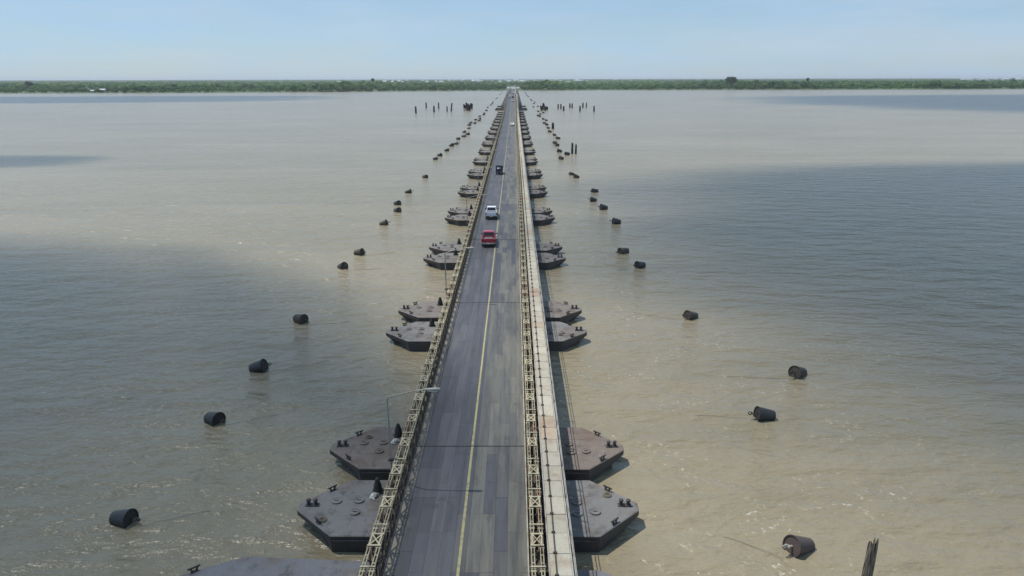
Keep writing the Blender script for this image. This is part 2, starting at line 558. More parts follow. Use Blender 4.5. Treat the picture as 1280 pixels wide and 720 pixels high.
wy = [-600, 0, 60, 140, 300, 700, 1500, 3000, 6000]
wx = [-9000, -2500, -700, -200, 0, 200, 700, 2500, 9000]
wv = [(x, y, 0.0) for y in wy for x in wx]
wf = [(j * 9 + i, j * 9 + i + 1, (j + 1) * 9 + i + 1, (j + 1) * 9 + i) for j in range(8) for i in range(8)]
mb = MB(); mb.add(wv, wf)
water = mb.build('water', M['water'])
tag(water, 'silty brown river with small waves reaching to the far bank', 'river', kind='structure')

# bank line (world x, y) read off the photograph's shoreline
bank = [(-9000, 700), (-4000, 850), (-2200, 1010), (-1300, 1140)]
for px, py in ((0, 117.0), (200, 116.2), (400, 115.0), (560, 113.8), (640, 113.2), (800, 112.6), (1000, 112.0), (1280, 111.4)):
    g = ground(px, py)
    bank.append((g.x, g.y))
bank += [(2400, 1880), (4200, 2050), (9000, 2300)]
def bank_y(x):
    for (xa, ya), (xb, yb) in zip(bank, bank[1:]):
        if xa <= x <= xb:
            return ya + (yb - ya) * (x - xa) / (xb - xa)
    return bank[-1][1]
bxs = []
for (xa, ya), (xb, yb) in zip(bank, bank[1:]):
    nseg = max(1, int(abs(xb - xa) / 60)) if abs(xa) < 2600 else 6
    for i in range(nseg):
        bxs.append(xa + (xb - xa) * i / nseg)
bxs.append(bank[-1][0])
mb = MB()
rows = []
for dy, z in ((-14, -0.6), (0, 0.25), (9, 1.0), (60, 1.4)):
    rows.append([(x, bank_y(x) + dy + (rng.normal() * 4 if dy < 30 else 0), z) for x in bxs])
rows.append([(x * 5.5, 45000, 1.4) for x in bxs])
vv = [p for r in rows for p in r]
nb = len(bxs)
ff = [(j * nb + i, j * nb + i + 1, (j + 1) * nb + i + 1, (j + 1) * nb + i) for j in range(len(rows) - 1) for i in range(nb - 1)]
mb.add(vv, ff)
terrain = mb.build('terrain', M['land'])
tag(terrain, 'flat green lowland behind the far river bank', 'land', kind='structure')

# ------------------------------------------------------------------ far forest as one mass
def leaf_variant(n, flat_z):
    """n leaf-clump triangles over a crown of radius 1"""
    out = np.zeros((n, 3, 3))
    for i in range(n):
        d = rng.normal(size=3); d /= np.linalg.norm(d)
        if d[2] < -0.2: d[2] *= -0.6
        r = rng.uniform(0.72, 1.05) * (0.85 + 0.25 * math.sin(3 * math.atan2(d[1], d[0]) + i % 3))
        c = d * r; c[2] *= flat_z
        nrm = d + rng.normal(size=3) * 0.28; nrm /= np.linalg.norm(nrm)
        a = np.cross(nrm, rng.normal(size=3)); a /= np.linalg.norm(a)
        b_ = np.cross(nrm, a)
        s = rng.uniform(0.22, 0.42)
        for k in range(3):
            t = 2 * math.pi * k / 3 + rng.uniform(-0.3, 0.3)
            out[i, k] = c + (a * math.cos(t) + b_ * math.sin(t)) * s
    return out

def mass(name, places, variants, label, cat):
    """places: x, y, zbase, radius, height factor, tint"""
    V, T = [], []
    for (x, y, z, r, hz, tint) in places:
        va = variants[rng.integers(len(variants))]
        a = rng.uniform(0, 2 * math.pi)
        R = np.array([[math.cos(a), -math.sin(a), 0], [math.sin(a), math.cos(a), 0], [0, 0, 1]])
        p = va.reshape(-1, 3) @ R.T
        p = p * np.array([r, r, r * hz]) + np.array([x, y, z])
        V.append(p)
        T.append(np.repeat(np.array([tint]), len(p), axis=0))
    V = np.concatenate(V).astype(np.float32)
    T = np.concatenate(T).astype(np.float32)
    nv = len(V)
    me = bpy.data.meshes.new(name)
    me.vertices.add(nv)
    me.vertices.foreach_set('co', V.ravel())
    me.loops.add(nv)
    me.loops.foreach_set('vertex_index', np.arange(nv, dtype=np.int32))
    me.polygons.add(nv // 3)
    me.polygons.foreach_set('loop_start', np.arange(0, nv, 3, dtype=np.int32))
    me.polygons.foreach_set('loop_total', np.full(nv // 3, 3, dtype=np.int32))
    at = me.attributes.new('tint', 'FLOAT_COLOR', 'POINT')
    at.data.foreach_set('color', np.concatenate([T, np.ones((nv, 1), np.float32)], axis=1).ravel())
    me.materials.append(M['leaf'])
    me.update(calc_edges=True)
    me.validate()
    o = bpy.data.objects.new(name, me)
    COL.objects.link(o)
    tag(o, label, cat, kind='stuff')
    return o

GREENS = [(0.090, 0.190, 0.050), (0.070, 0.158, 0.046), (0.130, 0.220, 0.058), (0.052, 0.120, 0.044), (0.150, 0.225, 0.070), (0.090, 0.160, 0.060)]
def tint_at(x, y):
    k = math.sin(x * 0.011 + 1.3 * math.sin(y * 0.006)) * 0.5 + 0.5
    c = np.array(GREENS[int(rng.integers(len(GREENS)))])
    return c * (0.78 + 0.45 * k * rng.uniform(0.6, 1.2))

var = [leaf_variant(95, rng.uniform(0.75, 1.0)) for _ in range(7)]
var_far = [leaf_variant(46, 0.8) for _ in range(6)]
places = []
for i in range(7600):
    x = rng.uniform(-1750, 2050)
    dy = 3 + 640 * rng.uniform(0, 1) ** 1.7
    y = bank_y(x) + dy
    if -19 < x < 19 and dy < 500: continue
    und = 0.90 + 0.50 * math.sin(x * 0.017 + 2 * math.sin(x * 0.0041)) * math.sin(x * 0.0063 + 1.0)
    r = (rng.uniform(3.5, 7.5) if dy > 25 else rng.uniform(2.4, 4.6)) * und * (1.35 if rng.random() < 0.05 else 1.0)
    places.append((x, y, 1.0 + r * rng.uniform(0.4, 0.95), r, rng.uniform(0.75, 1.25), tint_at(x, y)))
mass('mangrove_forest', places, var, 'dense green mangrove woodland along the far river bank', 'forest')
places = []
for i in range(7000):
    t = rng.uniform(0, 1)
    d = 1900 + 9500 * t ** 1.6
    x = rng.uniform(-0.86, 0.86) * d
    y = d * 1.0
    if y < bank_y(max(-8900, min(8900, x))) + 420: continue
    r = rng.uniform(7, 15) * (0.8 + d / 5200)
    if abs(x) < 25 and d < 2500: continue
    places.append((x, y, 1.0 + min(6.0, r * 0.4), r, min(1.0, rng.uniform(5.0, 9.5) / r), tint_at(x * 0.4, y)))
mass('inland_woodland', places, var_far, 'distant woodland spread over the lowland up to the horizon', 'forest')

# trees that stand out above the mass
def emergent_tree(name, loc, h, crown_r, crown_h, label, seed):
    rg = np.random.default_rng(seed)
    root = empty(name, loc)
    tag(root, label, 'tree')
    t = MB()
    t.tube([(0, 0, -0.5), (0.3, 0.2, h * 0.4), (0.1, -0.2, h * 0.72)], [h * 0.035, h * 0.026, h * 0.018], 8)
    t.build('trunk', M['bark'], root)
    for k in range(5):
        a = 2 * math.pi * k / 5 + rg.uniform(-0.3, 0.3)
        l_ = MB()
        l_.tube([(0.2, 0, h * rg.uniform(0.45, 0.6)), (math.cos(a) * crown_r * 0.4, math.sin(a) * crown_r * 0.4, h * 0.68), (math.cos(a) * crown_r * 0.72, math.sin(a) * crown_r * 0.72, h * 0.78)], [h * 0.014, h * 0.010, h * 0.005], 6)
        l_.build('limb', M['bark'], root)
    c = MB()
    lobes = [(rg.uniform(-0.6, 0.6) * crown_r, rg.uniform(-0.6, 0.6) * crown_r, h - crown_h * rg.uniform(0.35, 0.75), rg.uniform(0.35, 0.55) * crown_r) for _ in range(20)]
    for (lx, ly, lz, lr) in lobes:
        lim = max(0.15, 1 - (lx * lx + ly * ly) / (crown_r * crown_r))
        lz = h - crown_h * (1 - 0.55 * lim)
        for i in range(150):
            d = rg.normal(size=3); d /= np.linalg.norm(d)
            p = np.array([lx, ly, lz]) + d * lr * rg.uniform(0.6, 1.05) * np.array([1, 1, 0.75])
            s = rg.uniform(0.5, 1.3)
            q = [p + rg.normal(size=3) * s for _ in range(3)]
            c.add(q, [(0, 1, 2)])
    c.build('crown', M['crown_dark'], root)
    return root

g = ground(913, 108.5)
yb = 1720.0
sc_ = yb / g.y
tx = CAM.x + (g.x - CAM.x) * sc_
emergent_tree('kapok_tree', (tx, yb, 1.2), 31.0, 15.0, 22.0, 'large dark dome-crowned tree rising above the far right woodland', 3)
for px, yb, h, cr, lab in ((473, 1800, 22.5, 2.6, 'slender tall tree poking above the left woodland skyline'),
                           (995, 1950, 22, 3.0, 'small dark tree poking above the right woodland skyline'),
                           (58, 1750, 21, 9.0, 'broad low tree on the far left skyline')):
    emergent_tree('skyline_tree', (CAM.x + (px - 643.4) / FPX * yb * 1.0, yb, 1.2), h, cr, cr * 1.5, lab, int(px))

# ------------------------------------------------------------------ far town
def house(loc, w, d, h, rh, wm, rm, rz, label, group=None, windows=0):
    root = empty('house', loc, rz)
    tag(root, label, 'house', group)
    MB().box(-w / 2, w / 2, -d / 2, d / 2, -1, h).build('wall', wm, root)
    r = MB()
    o = 0.8
    r.add([(-w / 2 - o, -d / 2 - o, h + 0.02), (w / 2 + o, -d / 2 - o, h + 0.02), (w / 2 + o, d / 2 + o, h + 0.02), (-w / 2 - o, d / 2 + o, h + 0.02),
           (-w / 2 - o, 0, h + rh), (w / 2 + o, 0, h + rh)], [(0, 1, 5, 4), (2, 3, 4, 5), (1, 2, 5), (3, 0, 4), (3, 2, 1, 0)])
    r.build('roof', rm, root)
    for k in range(windows):
        x = -w / 2 + w * (k + 0.5) / windows
        MB().box(x - w / windows * 0.25, x + w / windows * 0.25, -d / 2 - 0.06, -d / 2 + 0.05, h * 0.45, h * 0.75).build('window', M['glass'], root)
    return root

for i in range(58):
    d = rng.uniform(2700, 5200)
    px = rng.choice([rng.normal(648, 38), rng.normal(560, 60), rng.normal(700, 50)])
    x = CAM.x + (px - 643.4) / FPX * d
    w = rng.uniform(8, 22) * d / 3500
    h = rng.uniform(8, 12) + (d - 2700) * 0.0008
    house((x, d, 1.2), w, rng.uniform(10, 18), h, rng.uniform(2, 4), M['wall_white'] if rng.random() < 0.7 else M['wall_cream'],
          M['roof_zinc'] if rng.random() < 2 else M['roof_red'], rng.uniform(-0.5, 0.5),
          'tiny pale building of the town on the horizon behind the bridge', 'pale buildings of the far town')
for i in range(14):
    d = rng.uniform(3200, 4600)
    px = rng.uniform(1165, 1262)
    x = CAM.x + (px - 643.4) / FPX * d
    house((x, d, 1.2), rng.uniform(20, 45), 14, rng.uniform(12, 16), 3, M['wall_white'], M['roof_zinc'], rng.uniform(-0.4, 0.4),
          'tiny pale building on the horizon at the far right', 'pale buildings at the far right')
sx = CAM.x + (110 - 643.4) / FPX * 1262
house((sx, bank_y(sx) + 14, 1.0), 9, 7, 4.6, 2.0, M['wall_cream'], M['roof_zinc'], 0.1, 'white house on the waterside of the far left bank', None, 3)
sx2 = CAM.x + (103 - 643.4) / FPX * 1262
house((sx2 - 6, bank_y(sx2) + 10, 1.0), 6, 5, 3.2, 1.5, M['wall_cream'], M['roof_zinc'], -0.1, 'small low shed left of the white waterside house', None, 2)

# ------------------------------------------------------------------ the floating bridge
ZR = 2.6                       # road surface above water
Y0, Y1 = 14.0, 1610.0
def hump(y):
    t = (y - 650.0) / 250.0
    return 6.5 * 0.5 * (1 + math.cos(math.pi * t)) if abs(t) < 1 else 0.0

bridge = empty('floating_bridge', (0, 0, 0))
tag(bridge, 'long floating steel panel bridge with two traffic lanes and a pale side walkway', 'bridge')

def strip(mb_, x0, x1, z0, z1, ya, yb, step=20.0):
    """long box that follows the rise of the deck"""
    n_ = max(1, int(round((yb - ya) / step)))
    ys = [ya + (yb - ya) * i / n_ for i in range(n_ + 1)]
    vs, fs = [], []
    for y in ys:
        h = hump(y)
        vs += [(x0, y, z0 + h), (x1, y, z0 + h), (x1, y, z1 + h), (x0, y, z1 + h)]
    for i in range(n_):
        a = i * 4
        fs += [(a + 3, a + 2, a + 6, a + 7), (a, a + 4, a + 5, a + 1), (a + 1, a + 5, a + 6, a + 2), (a, a + 3, a + 7, a + 4)]
    fs += [(0, 1, 2, 3), (n_ * 4 + 3, n_ * 4 + 2, n_ * 4 + 1, n_ * 4)]
    mb_.add(vs, fs)

# deck bed under the plates
mb = MB(); strip(mb, -3.44, 3.20, ZR - 0.30, ZR - 0.045, Y0, Y1)
mb.build('deck_bed', M['bed'], bridge)
# transoms, joined: seen only as slivers
mb = MB()
y = Y0 + 0.4
while y < 700:
    h = hump(y)
    mb.box(-4.25, 5.12, y - 0.07, y + 0.07, ZR - 0.62 + h, ZR - 0.32 + h)
    y += 1.525
tb = mb.build('transom_row', M['under'], bridge)
tb['kind'] = 'stuff'
# stringers below the walkway and beside the truss
mb = MB()
strip(mb, 4.16, 4.26, ZR + 0.76, ZR + 0.95, Y0, Y1)
strip(mb, 4.92, 5.02, ZR + 0.76, ZR + 0.95, Y0, Y1)
strip(mb, 4.55, 4.63, ZR - 0.30, ZR + 0.94, Y0, Y1, 20)
mb.build('walkway_stringer', M['under'], bridge)

# deck plates
EDGE = [-3.42, -2.90, -2.27, -1.62, -0.98, -0.33, 0.30, 0.95, 1.58, 2.22, 2.72, 3.16]
BLUE = [(0.076, 0.077, 0.092), (0.067, 0.069, 0.081), (0.085, 0.085, 0.098), (0.062, 0.063, 0.073), (0.094, 0.093, 0.103)]
GREY = [(0.136, 0.131, 0.113), (0.118, 0.115, 0.103), (0.146, 0.140, 0.119), (0.098, 0.096, 0.094), (0.126, 0.122, 0.108), (0.152, 0.145, 0.122)]
TAN = [(0.24, 0.205, 0.16), (0.215, 0.19, 0.15), (0.26, 0.22, 0.17)]
MIXD = [(0.078, 0.077, 0.088), (0.068, 0.068, 0.080), (0.105, 0.103, 0.100)]
def plate_tint(c):
    if c == 0: return random.choice(TAN)
    if c <= 4: return random.choice(BLUE)
    if c == 5: return random.choice(BLUE + MIXD)
    if c <= 7: return random.choice(MIXD + MIXD + GREY)
    if c <= 9: return random.choice(GREY + GREY + MIXD)
    return random.choice([(0.165, 0.160, 0.132), (0.18, 0.172, 0.14), (0.155, 0.150, 0.128)])
SPAN0, SPAN = 38.85, 29.3           # first pair of pontoons, distance between pairs
JOINT0 = 39.4
joints = [JOINT0 + SPAN * k for k in range(-1, 52)]
plates = []
for c in range(len(EDGE) - 1):
    y = Y0
    tint = plate_tint(c)
    while y < Y1 - 0.5:
        L = random.choice([3.05, 3.05, 4.57, 4.57, 6.1])
        nj = [j for j in joints if y + 0.8 < j < y + L + 1.0]
        if nj: L = nj[0] - y
        L = min(L, Y1 - y)
        if random.random() < 0.72 or c == 0: tint = plate_tint(c)
        plates.append((y, L, c, tint))
        y += L
plates.sort()
plate_cache = {}
def plate_mesh(L, w):
    k = (round(L, 2), round(w, 2))
    if k not in plate_cache:
        plate_cache[k] = MB().box(-w / 2 + 0.004, w / 2 - 0.004, 0.006, k[0] - 0.006, -0.04, 0.0).mesh('deck_plate', M['plate'])
    return plate_cache[k]
for (y, L, c, tint) in plates[:300]:
    o = inst(plate_mesh(L, EDGE[c + 1] - EDGE[c]), 'deck_plate', bridge, ((EDGE[c] + EDGE[c + 1]) / 2, y, ZR - random.uniform(0, 0.006)))
    k = random.uniform(0.92, 1.08)
    o.color = (tint[0] * k, tint[1] * k, tint[2] * k, 1)
mb = MB(); tints = []
for (y, L, c, tint) in plates[300:]:
    xa, COLW = EDGE[c], EDGE[c + 1] - EDGE[c]
    n0 = len(mb.v)
    h0, h1 = ZR + hump(y), ZR + hump(y + L)
    mb.add([(xa + 0.006, y + 0.01, h0), (xa + COLW - 0.006, y + 0.01, h0), (xa + COLW - 0.006, y + L - 0.01, h1), (xa + 0.006, y + L - 0.01, h1),
            (xa + 0.006, y + 0.01, h0 - 0.04), (xa + COLW - 0.006, y + 0.01, h0 - 0.04), (xa + COLW - 0.006, y + L - 0.01, h1 - 0.04), (xa + 0.006, y + L - 0.01, h1 - 0.04)],
           [(0, 1, 2, 3), (0, 4, 5, 1), (1, 5, 6, 2), (2, 6, 7, 3), (3, 7, 4, 0)])
    tints += [tint] * 8
o = mb.build('deck_plating', M['plate_far'], bridge)
at = o.data.attributes.new('tint', 'FLOAT_COLOR', 'POINT')
at.data.foreach_set('color', np.concatenate([np.array(tints, np.float32), np.ones((len(tints), 1), np.float32)], axis=1).ravel())
o['kind'] = 'stuff'

# yellow centre line, joint strips
mb = MB(); strip(mb, -0.07, 0.07, ZR + 0.001, ZR + 0.005, Y0, Y1)
mb.build('centre_line', M['line'], bridge)
jm = MB().box(-3.41, 3.15, -0.045, 0.045, -0.02, 0.012).mesh('joint_strip', M['joint'])
for j in joints[:24]:
    inst(jm, 'joint_strip', bridge, (0, j, ZR + 0.002 + hump(j)))
# kerbs at the foot of the trusses
mb = MB(); strip(mb, 3.165, 3.235, ZR - 0.02, ZR + 0.09, Y0, Y1); mb.build('kerb', M['kerb'], bridge)
mb = MB(); strip(mb, -3.49, -3.43, ZR - 0.02, ZR + 0.06, Y0, Y1); mb.build('kerb', M['dark_steel'], bridge)
# truss panels
ZT = ZR + 1.36
PL = 3.05
def truss_panel(detail=True):
    m = MB()
    for zc_ in (-0.05, -1.50):
        for s in (-1, 1):
            m.box(s * 0.064 - 0.022, s * 0.064 + 0.022, 0.01, PL - 0.01, zc_ - 0.05, zc_ + 0.05)
    ny = [0.0, PL / 4, PL / 2, 3 * PL / 4, PL]
    for y_ in (0.06, PL / 2, PL - 0.06):
        m.box(-0.036, 0.036, y_ - 0.036, y_ + 0.036, -1.45, -0.10)
    mid = -0.775
    for a, b_ in (((ny[0] + 0.06, mid), (ny[1], -0.11)), ((ny[1], -0.11), (ny[2], mid)), ((ny[2], mid), (ny[3], -0.11)), ((ny[3], -0.11), (ny[4] - 0.06, mid)),
                  ((ny[0] + 0.06, mid), (ny[1], -1.44)), ((ny[1], -1.44), (ny[2], mid)), ((ny[2], mid), (ny[3], -1.44)), ((ny[3], -1.44), (ny[4] - 0.06, mid))):
        m.bar((0, a[0], a[1]), (0, b_[0], b_[1]), 0.07, 0.07, (1, 0, 0))
    if detail:
        for y_ in (0.40, 0.95, 1.98, 2.60):
            w = 0.084
            m.box(-w, w, y_ - 0.035, y_ + 0.035, -0.02, 0.005)
        for y_ in (0.10, PL / 2, PL - 0.10):
            m.box(-0.125, 0.125, y_ - 0.055, y_ + 0.055, -0.085, -0.02)
            m.box(-0.11, 0.11, y_ - 0.05, y_ + 0.05, -1.54, -1.46)
    return m
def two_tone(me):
    """upper chord keeps its pale paint, the members below are dark brown"""
    me.materials.append(M['brown_steel'])
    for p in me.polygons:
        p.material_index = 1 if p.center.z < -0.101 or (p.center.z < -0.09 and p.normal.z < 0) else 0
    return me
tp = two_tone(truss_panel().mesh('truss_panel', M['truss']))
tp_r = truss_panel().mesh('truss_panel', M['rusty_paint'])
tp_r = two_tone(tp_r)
ROWS = (-3.95, -3.53, 3.38, 3.78)
NT = int((Y1 - Y0) / PL)
near_n = 75
for i in range(near_n):
    for x in ROWS:
        mid_ = Y0 + (i + 0.5) * PL
        bad = min(abs(mid_ - j) for j in joints) < 2.0 and random.random() < 0.75 or random.random() < 0.06
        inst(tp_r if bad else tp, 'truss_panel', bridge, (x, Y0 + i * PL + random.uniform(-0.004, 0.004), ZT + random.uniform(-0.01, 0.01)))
fp = truss_panel(False)
fv, ff_ = np.array(fp.v), fp.f
mb = MB()
V = []; F = []
off = 0
for i in range(near_n, NT):
    y = Y0 + i * PL
    for x in ROWS:
        p = fv + np.array([x, y, 0])
        p[:, 2] += ZT + np.array([hump(yy) for yy in (y, y + PL)])[(fv[:, 1] > PL / 2).astype(int)]
        V.append(p)
        F += [tuple(k + off for k in f) for f in ff_]
        off += len(fv)
me = bpy.data.meshes.new('truss_panelling')
me.from_pydata(np.concatenate(V).tolist(), [], F)
me.materials.append(M['truss'])
me.materials.append(M['brown_steel'])
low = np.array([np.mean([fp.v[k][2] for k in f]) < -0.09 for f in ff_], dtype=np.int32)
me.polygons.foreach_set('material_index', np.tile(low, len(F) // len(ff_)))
o = link(bpy.data.objects.new('truss_panelling', me), bridge)
o['kind'] = 'stuff'
# bracing frames on top of each pair of panels
def brace_frame(w):
    m = MB()
    for y_ in (-0.42, 0.42):
        m.box(-w, w, y_ - 0.045, y_ + 0.045, 0.008, 0.05)
    for s in (-1, 1):
        m.box(s * (w - 0.09) - 0.03, s * (w - 0.09) + 0.03, -0.375, 0.375, 0.010, 0.046)
    m.bar((-w + 0.09, -0.38, 0.03), (w - 0.09, 0.38, 0.03), 0.055, 0.03)
    m.bar((-w + 0.09, 0.38, 0.033), (w - 0.09, -0.38, 0.033), 0.055, 0.03)
    return m
bfl = brace_frame(0.31).mesh('bracing_frame', M['brace'])
bfr = brace_frame(0.30).mesh('bracing_frame', M['brace'])
cross = MB().box(-0.33, 0.33, -0.04, 0.04, 0.008, 0.042).mesh('cross_tie', M['brace'])
for i in range(near_n):
    y = Y0 + i * PL
    for x, bm_ in ((-3.74, bfl), (3.58, bfr)):
        inst(bm_, 'bracing_frame', bridge, (x, y + 2.0, ZT + 0.006))
        inst(cross, 'cross_tie', bridge, (x, y + 0.12, ZT + 0.004))
mb = MB()
for i in range(near_n, NT):
    y = Y0 + i * PL
    for x in (-3.74, 3.58):
        for dy in (0.12, 1.58, 2.42):
            mb.box(x - 0.32, x + 0.32, y + dy - 0.05, y + dy + 0.05, ZT + 0.008 + hump(y), ZT + 0.05 + hump(y))
mb.build('bracing_row', M['brace'], bridge)['kind'] = 'stuff'

# walkway: plates, dark bar, edge beam, railing
WX0, WX1, ZW = 4.12, 5.05, ZR + 1.0
wp = MB().box(WX0, WX1, 0.018, 1.507, -0.045, 0.0).mesh('walkway_plate', M['walk'])
wp_s = MB().box(WX0, WX1, 0.018, 1.507, -0.045, 0.0).mesh('walkway_plate', M['walk_stained'])
NW = int((Y1 - Y0) / 1.525)
for i in range(300):
    y = Y0 + i * 1.525
    stained = min(abs(y + 0.76 - j) for j in joints) < 1.6 or random.random() < 0.07
    o = inst(wp_s if stained else wp, 'walkway_plate', bridge, (random.uniform(-0.008, 0.008), y, ZW + random.uniform(-0.008, 0.006) + hump(y)))
mb = MB()
for i in range(300, NW):
    y = Y0 + i * 1.525
    h = hump(y)
    mb.box(WX0, WX1, y + 0.02, y + 1.505, ZW - 0.045 + h, ZW + h)
mb.build('walkway_plating', M['walk'], bridge)['kind'] = 'stuff'
mb = MB(); strip(mb, 4.36, 4.41, ZW + 0.03, ZW + 0.08, Y0, Y1); mb.build('dark_bar', M['dark_steel'], bridge)  # narrow dark bar running the length of the walkway
mb = MB(); strip(mb, WX1 + 0.01, WX1 + 0.07, ZW - 0.2, ZW + 0.05, Y0, Y1); mb.build('edge_beam', M['rail'], bridge)
mb = MB(); strip(mb, WX0 - 0.07, WX0 - 0.01, ZW - 0.1, ZW + 0.035, Y0, Y1); mb.build('edge_beam', M['rail'], bridge)
clip = MB().bevbox(-0.09, 0.09, -0.04, 0.04, 0.0, 0.10, 0.02).mesh('bar_clip', M['dark_steel'])
for i in range(120):
    inst(clip, 'bar_clip', bridge, (4.385, Y0 + (i + 1) * 1.525, ZW + 0.008))
rail = MB()
XR = WX1 + 0.10
for zz in (0.40, 0.80):
    rail.tube([(0, 0.0, zz), (0, SPAN / 2 - 0.02, zz), (0, SPAN - 0.04, zz)], 0.024, 6)
for k in range(int(SPAN / 3.05) + 1):
    yy = min(SPAN - 0.1, 0.1 + k * 3.05)
    rail.box(-0.03, 0.03, yy - 0.03, yy + 0.03, -0.2, 0.795)
rm_ = rail.mesh('railing', M['rail'])
for k in range(-1, 51):
    y = JOINT0 + k * SPAN
    if y + SPAN > Y1: break
    o = inst(rm_, 'railing', bridge, (XR, y, ZW + hump(y)))
    o.rotation_euler = (math.atan2(hump(y + SPAN) - hump(y), SPAN), 0, 0)

# ------------------------------------------------------------------ pontoons
ORD = ['', 'first', 'second', 'third', 'fourth', 'fifth', 'sixth', 'seventh', 'eighth', 'ninth', 'tenth', 'eleventh', 'twelfth', 'thirteenth', 'fourteenth',
       'fifteenth', 'sixteenth', 'seventeenth', 'eighteenth', 'nineteenth', 'twentieth', 'twenty-first', 'twenty-second', 'twenty-third', 'twenty-fourth']
def hull_mb(tip=9.53, sh=7.1, hw=2.75, zt=1.0):
    m = MB()
    def ring(t, s, w, z, bl):
        return [(-t, -bl, z), (-s, -w, z), (s, -w, z), (t, -bl, z), (t, bl, z), (s, w, z), (-s, w, z), (-t, bl, z)]
    R = [ring(tip - 3.0, sh - 0.9, hw - 0.15, -1.2, 0.25), ring(tip - 0.85, sh - 0.05, hw, -0.1, 0.30), ring(tip, sh, hw, zt - 0.34, 0.36),
         ring(tip + 0.02, sh + 0.01, hw + 0.02, zt - 0.04, 0.37), ring(tip - 0.03, sh - 0.02, hw - 0.03, zt, 0.34)]
    vs = [p for r in R for p in r]
    fs = [tuple(range(7, -1, -1)), tuple(range(32, 40))]
    for k in range(4):
        for i in range(8):
            j = (i + 1) % 8
            fs.append((k * 8 + i, k * 8 + j, k * 8 + 8 + j, k * 8 + 8 + i))
    m.add(vs, fs)
    for x_ in (-6.4, -4.2, 4.3, 6.5):                      # weld seams
        w_ = hw - 0.08
        m.box(x_ - 0.022, x_ + 0.022, -w_, w_, zt - 0.01, zt + 0.007)
    m.box(-sh, sh, -0.96, -0.92, zt - 0.01, zt + 0.0085)
    m.box(-sh, sh, 1.02, 1.06, zt - 0.01, zt + 0.0085)
    # rubbing strake along both long sides
    for s_ in (-1, 1):
        m.box(-sh + 0.1, sh - 0.1, s_ * (hw + 0.03) - 0.04, s_ * (hw + 0.03) + 0.04, zt - 0.36, zt - 0.26)
    return m
def hull_mesh(*a):
    me = hull_mb(*a).mesh('hull', M['hull'])
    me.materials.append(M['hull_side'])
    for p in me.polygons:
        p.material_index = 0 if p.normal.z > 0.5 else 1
    return me
hull_me = hull_mesh()
hull_big = hull_mesh(12.9, 8.9, 2.9, 1.0)
bt = MB()
bt.bevbox(-0.37, 0.37, -0.17, 0.17, 0.0, 0.07, 0.03)
for s in (-1, 1):
    bt.lathe([(0.095, 0.05), (0.085, 0.26), (0.13, 0.28), (0.13, 0.36), (0.08, 0.39)], 10, 'Z', (s * 0.20, 0, 0))
bitt_me = bt.mesh('mooring_bitt', M['bitt'])
cl = MB()
cl.bevbox(-0.18, 0.18, -0.08, 0.08, 0.0, 0.05, 0.02)
for s in (-1, 1): cl.bar((s * 0.09, 0, 0.04), (s * 0.20, 0, 0.24), 0.07, 0.07)
cl.bar((-0.30, 0, 0.22), (0.30, 0, 0.22), 0.07, 0.07)
cleat_me = cl.mesh('cleat', M['bitt'])
mh = MB()
mh.lathe([(0.29, 0.0), (0.29, 0.08), (0.255, 0.09), (0.245, 0.065), (0.0, 0.075)], 18)
mh.bar((-0.12, 0, 0.10), (0.12, 0, 0.10), 0.04, 0.06)
man_me = mh.mesh('manhole_lid', M['hull'])
wc = MB()
wc.lathe([(0.28, 0.0), (0.30, 0.22), (0.27, 0.50), (0.17, 0.78), (0.15, 0.92), (0.08, 1.00), (0.0, 1.02)], 9)
wc.box(-0.36, 0.36, -0.28, 0.28, 0.0, 0.10)
winch_me = wc.mesh('winch_cover', M['cover'])
sp = MB()
for sx_ in (-1, 1):
    for sy_ in (-1, 1):
        sp.box(sx_ * 3.65 - 0.14, sx_ * 3.65 + 0.14, sy_ * 1.7 - 0.12, sy_ * 1.7 + 0.12, 0.10, 1.32)
        sp.bar((sx_ * 3.65, sy_ * 1.6, 0.2), (sx_ * 3.65, sy_ * 0.2, 1.25), 0.10, 0.10)
    sp.box(sx_ * 3.65 - 0.42, sx_ * 3.65 + 0.42, -2.2, 2.2, 1.25, 1.36)
    sp.box(sx_ * 3.65 - 0.55, sx_ * 3.65 + 0.55, -2.3, 2.3, 0.0, 0.13)
for sy_ in (-1, 1):
    sp.bar((-3.5, sy_ * 1.7, 0.2), (3.5, sy_ * 1.7, 0.7), 0.10, 0.12)
    sp.bar((3.5, sy_ * 1.7, 0.2), (-3.5, sy_ * 1.7, 0.7), 0.10, 0.12)
stand_me = sp.mesh('bridge_support', M['dark_steel'])

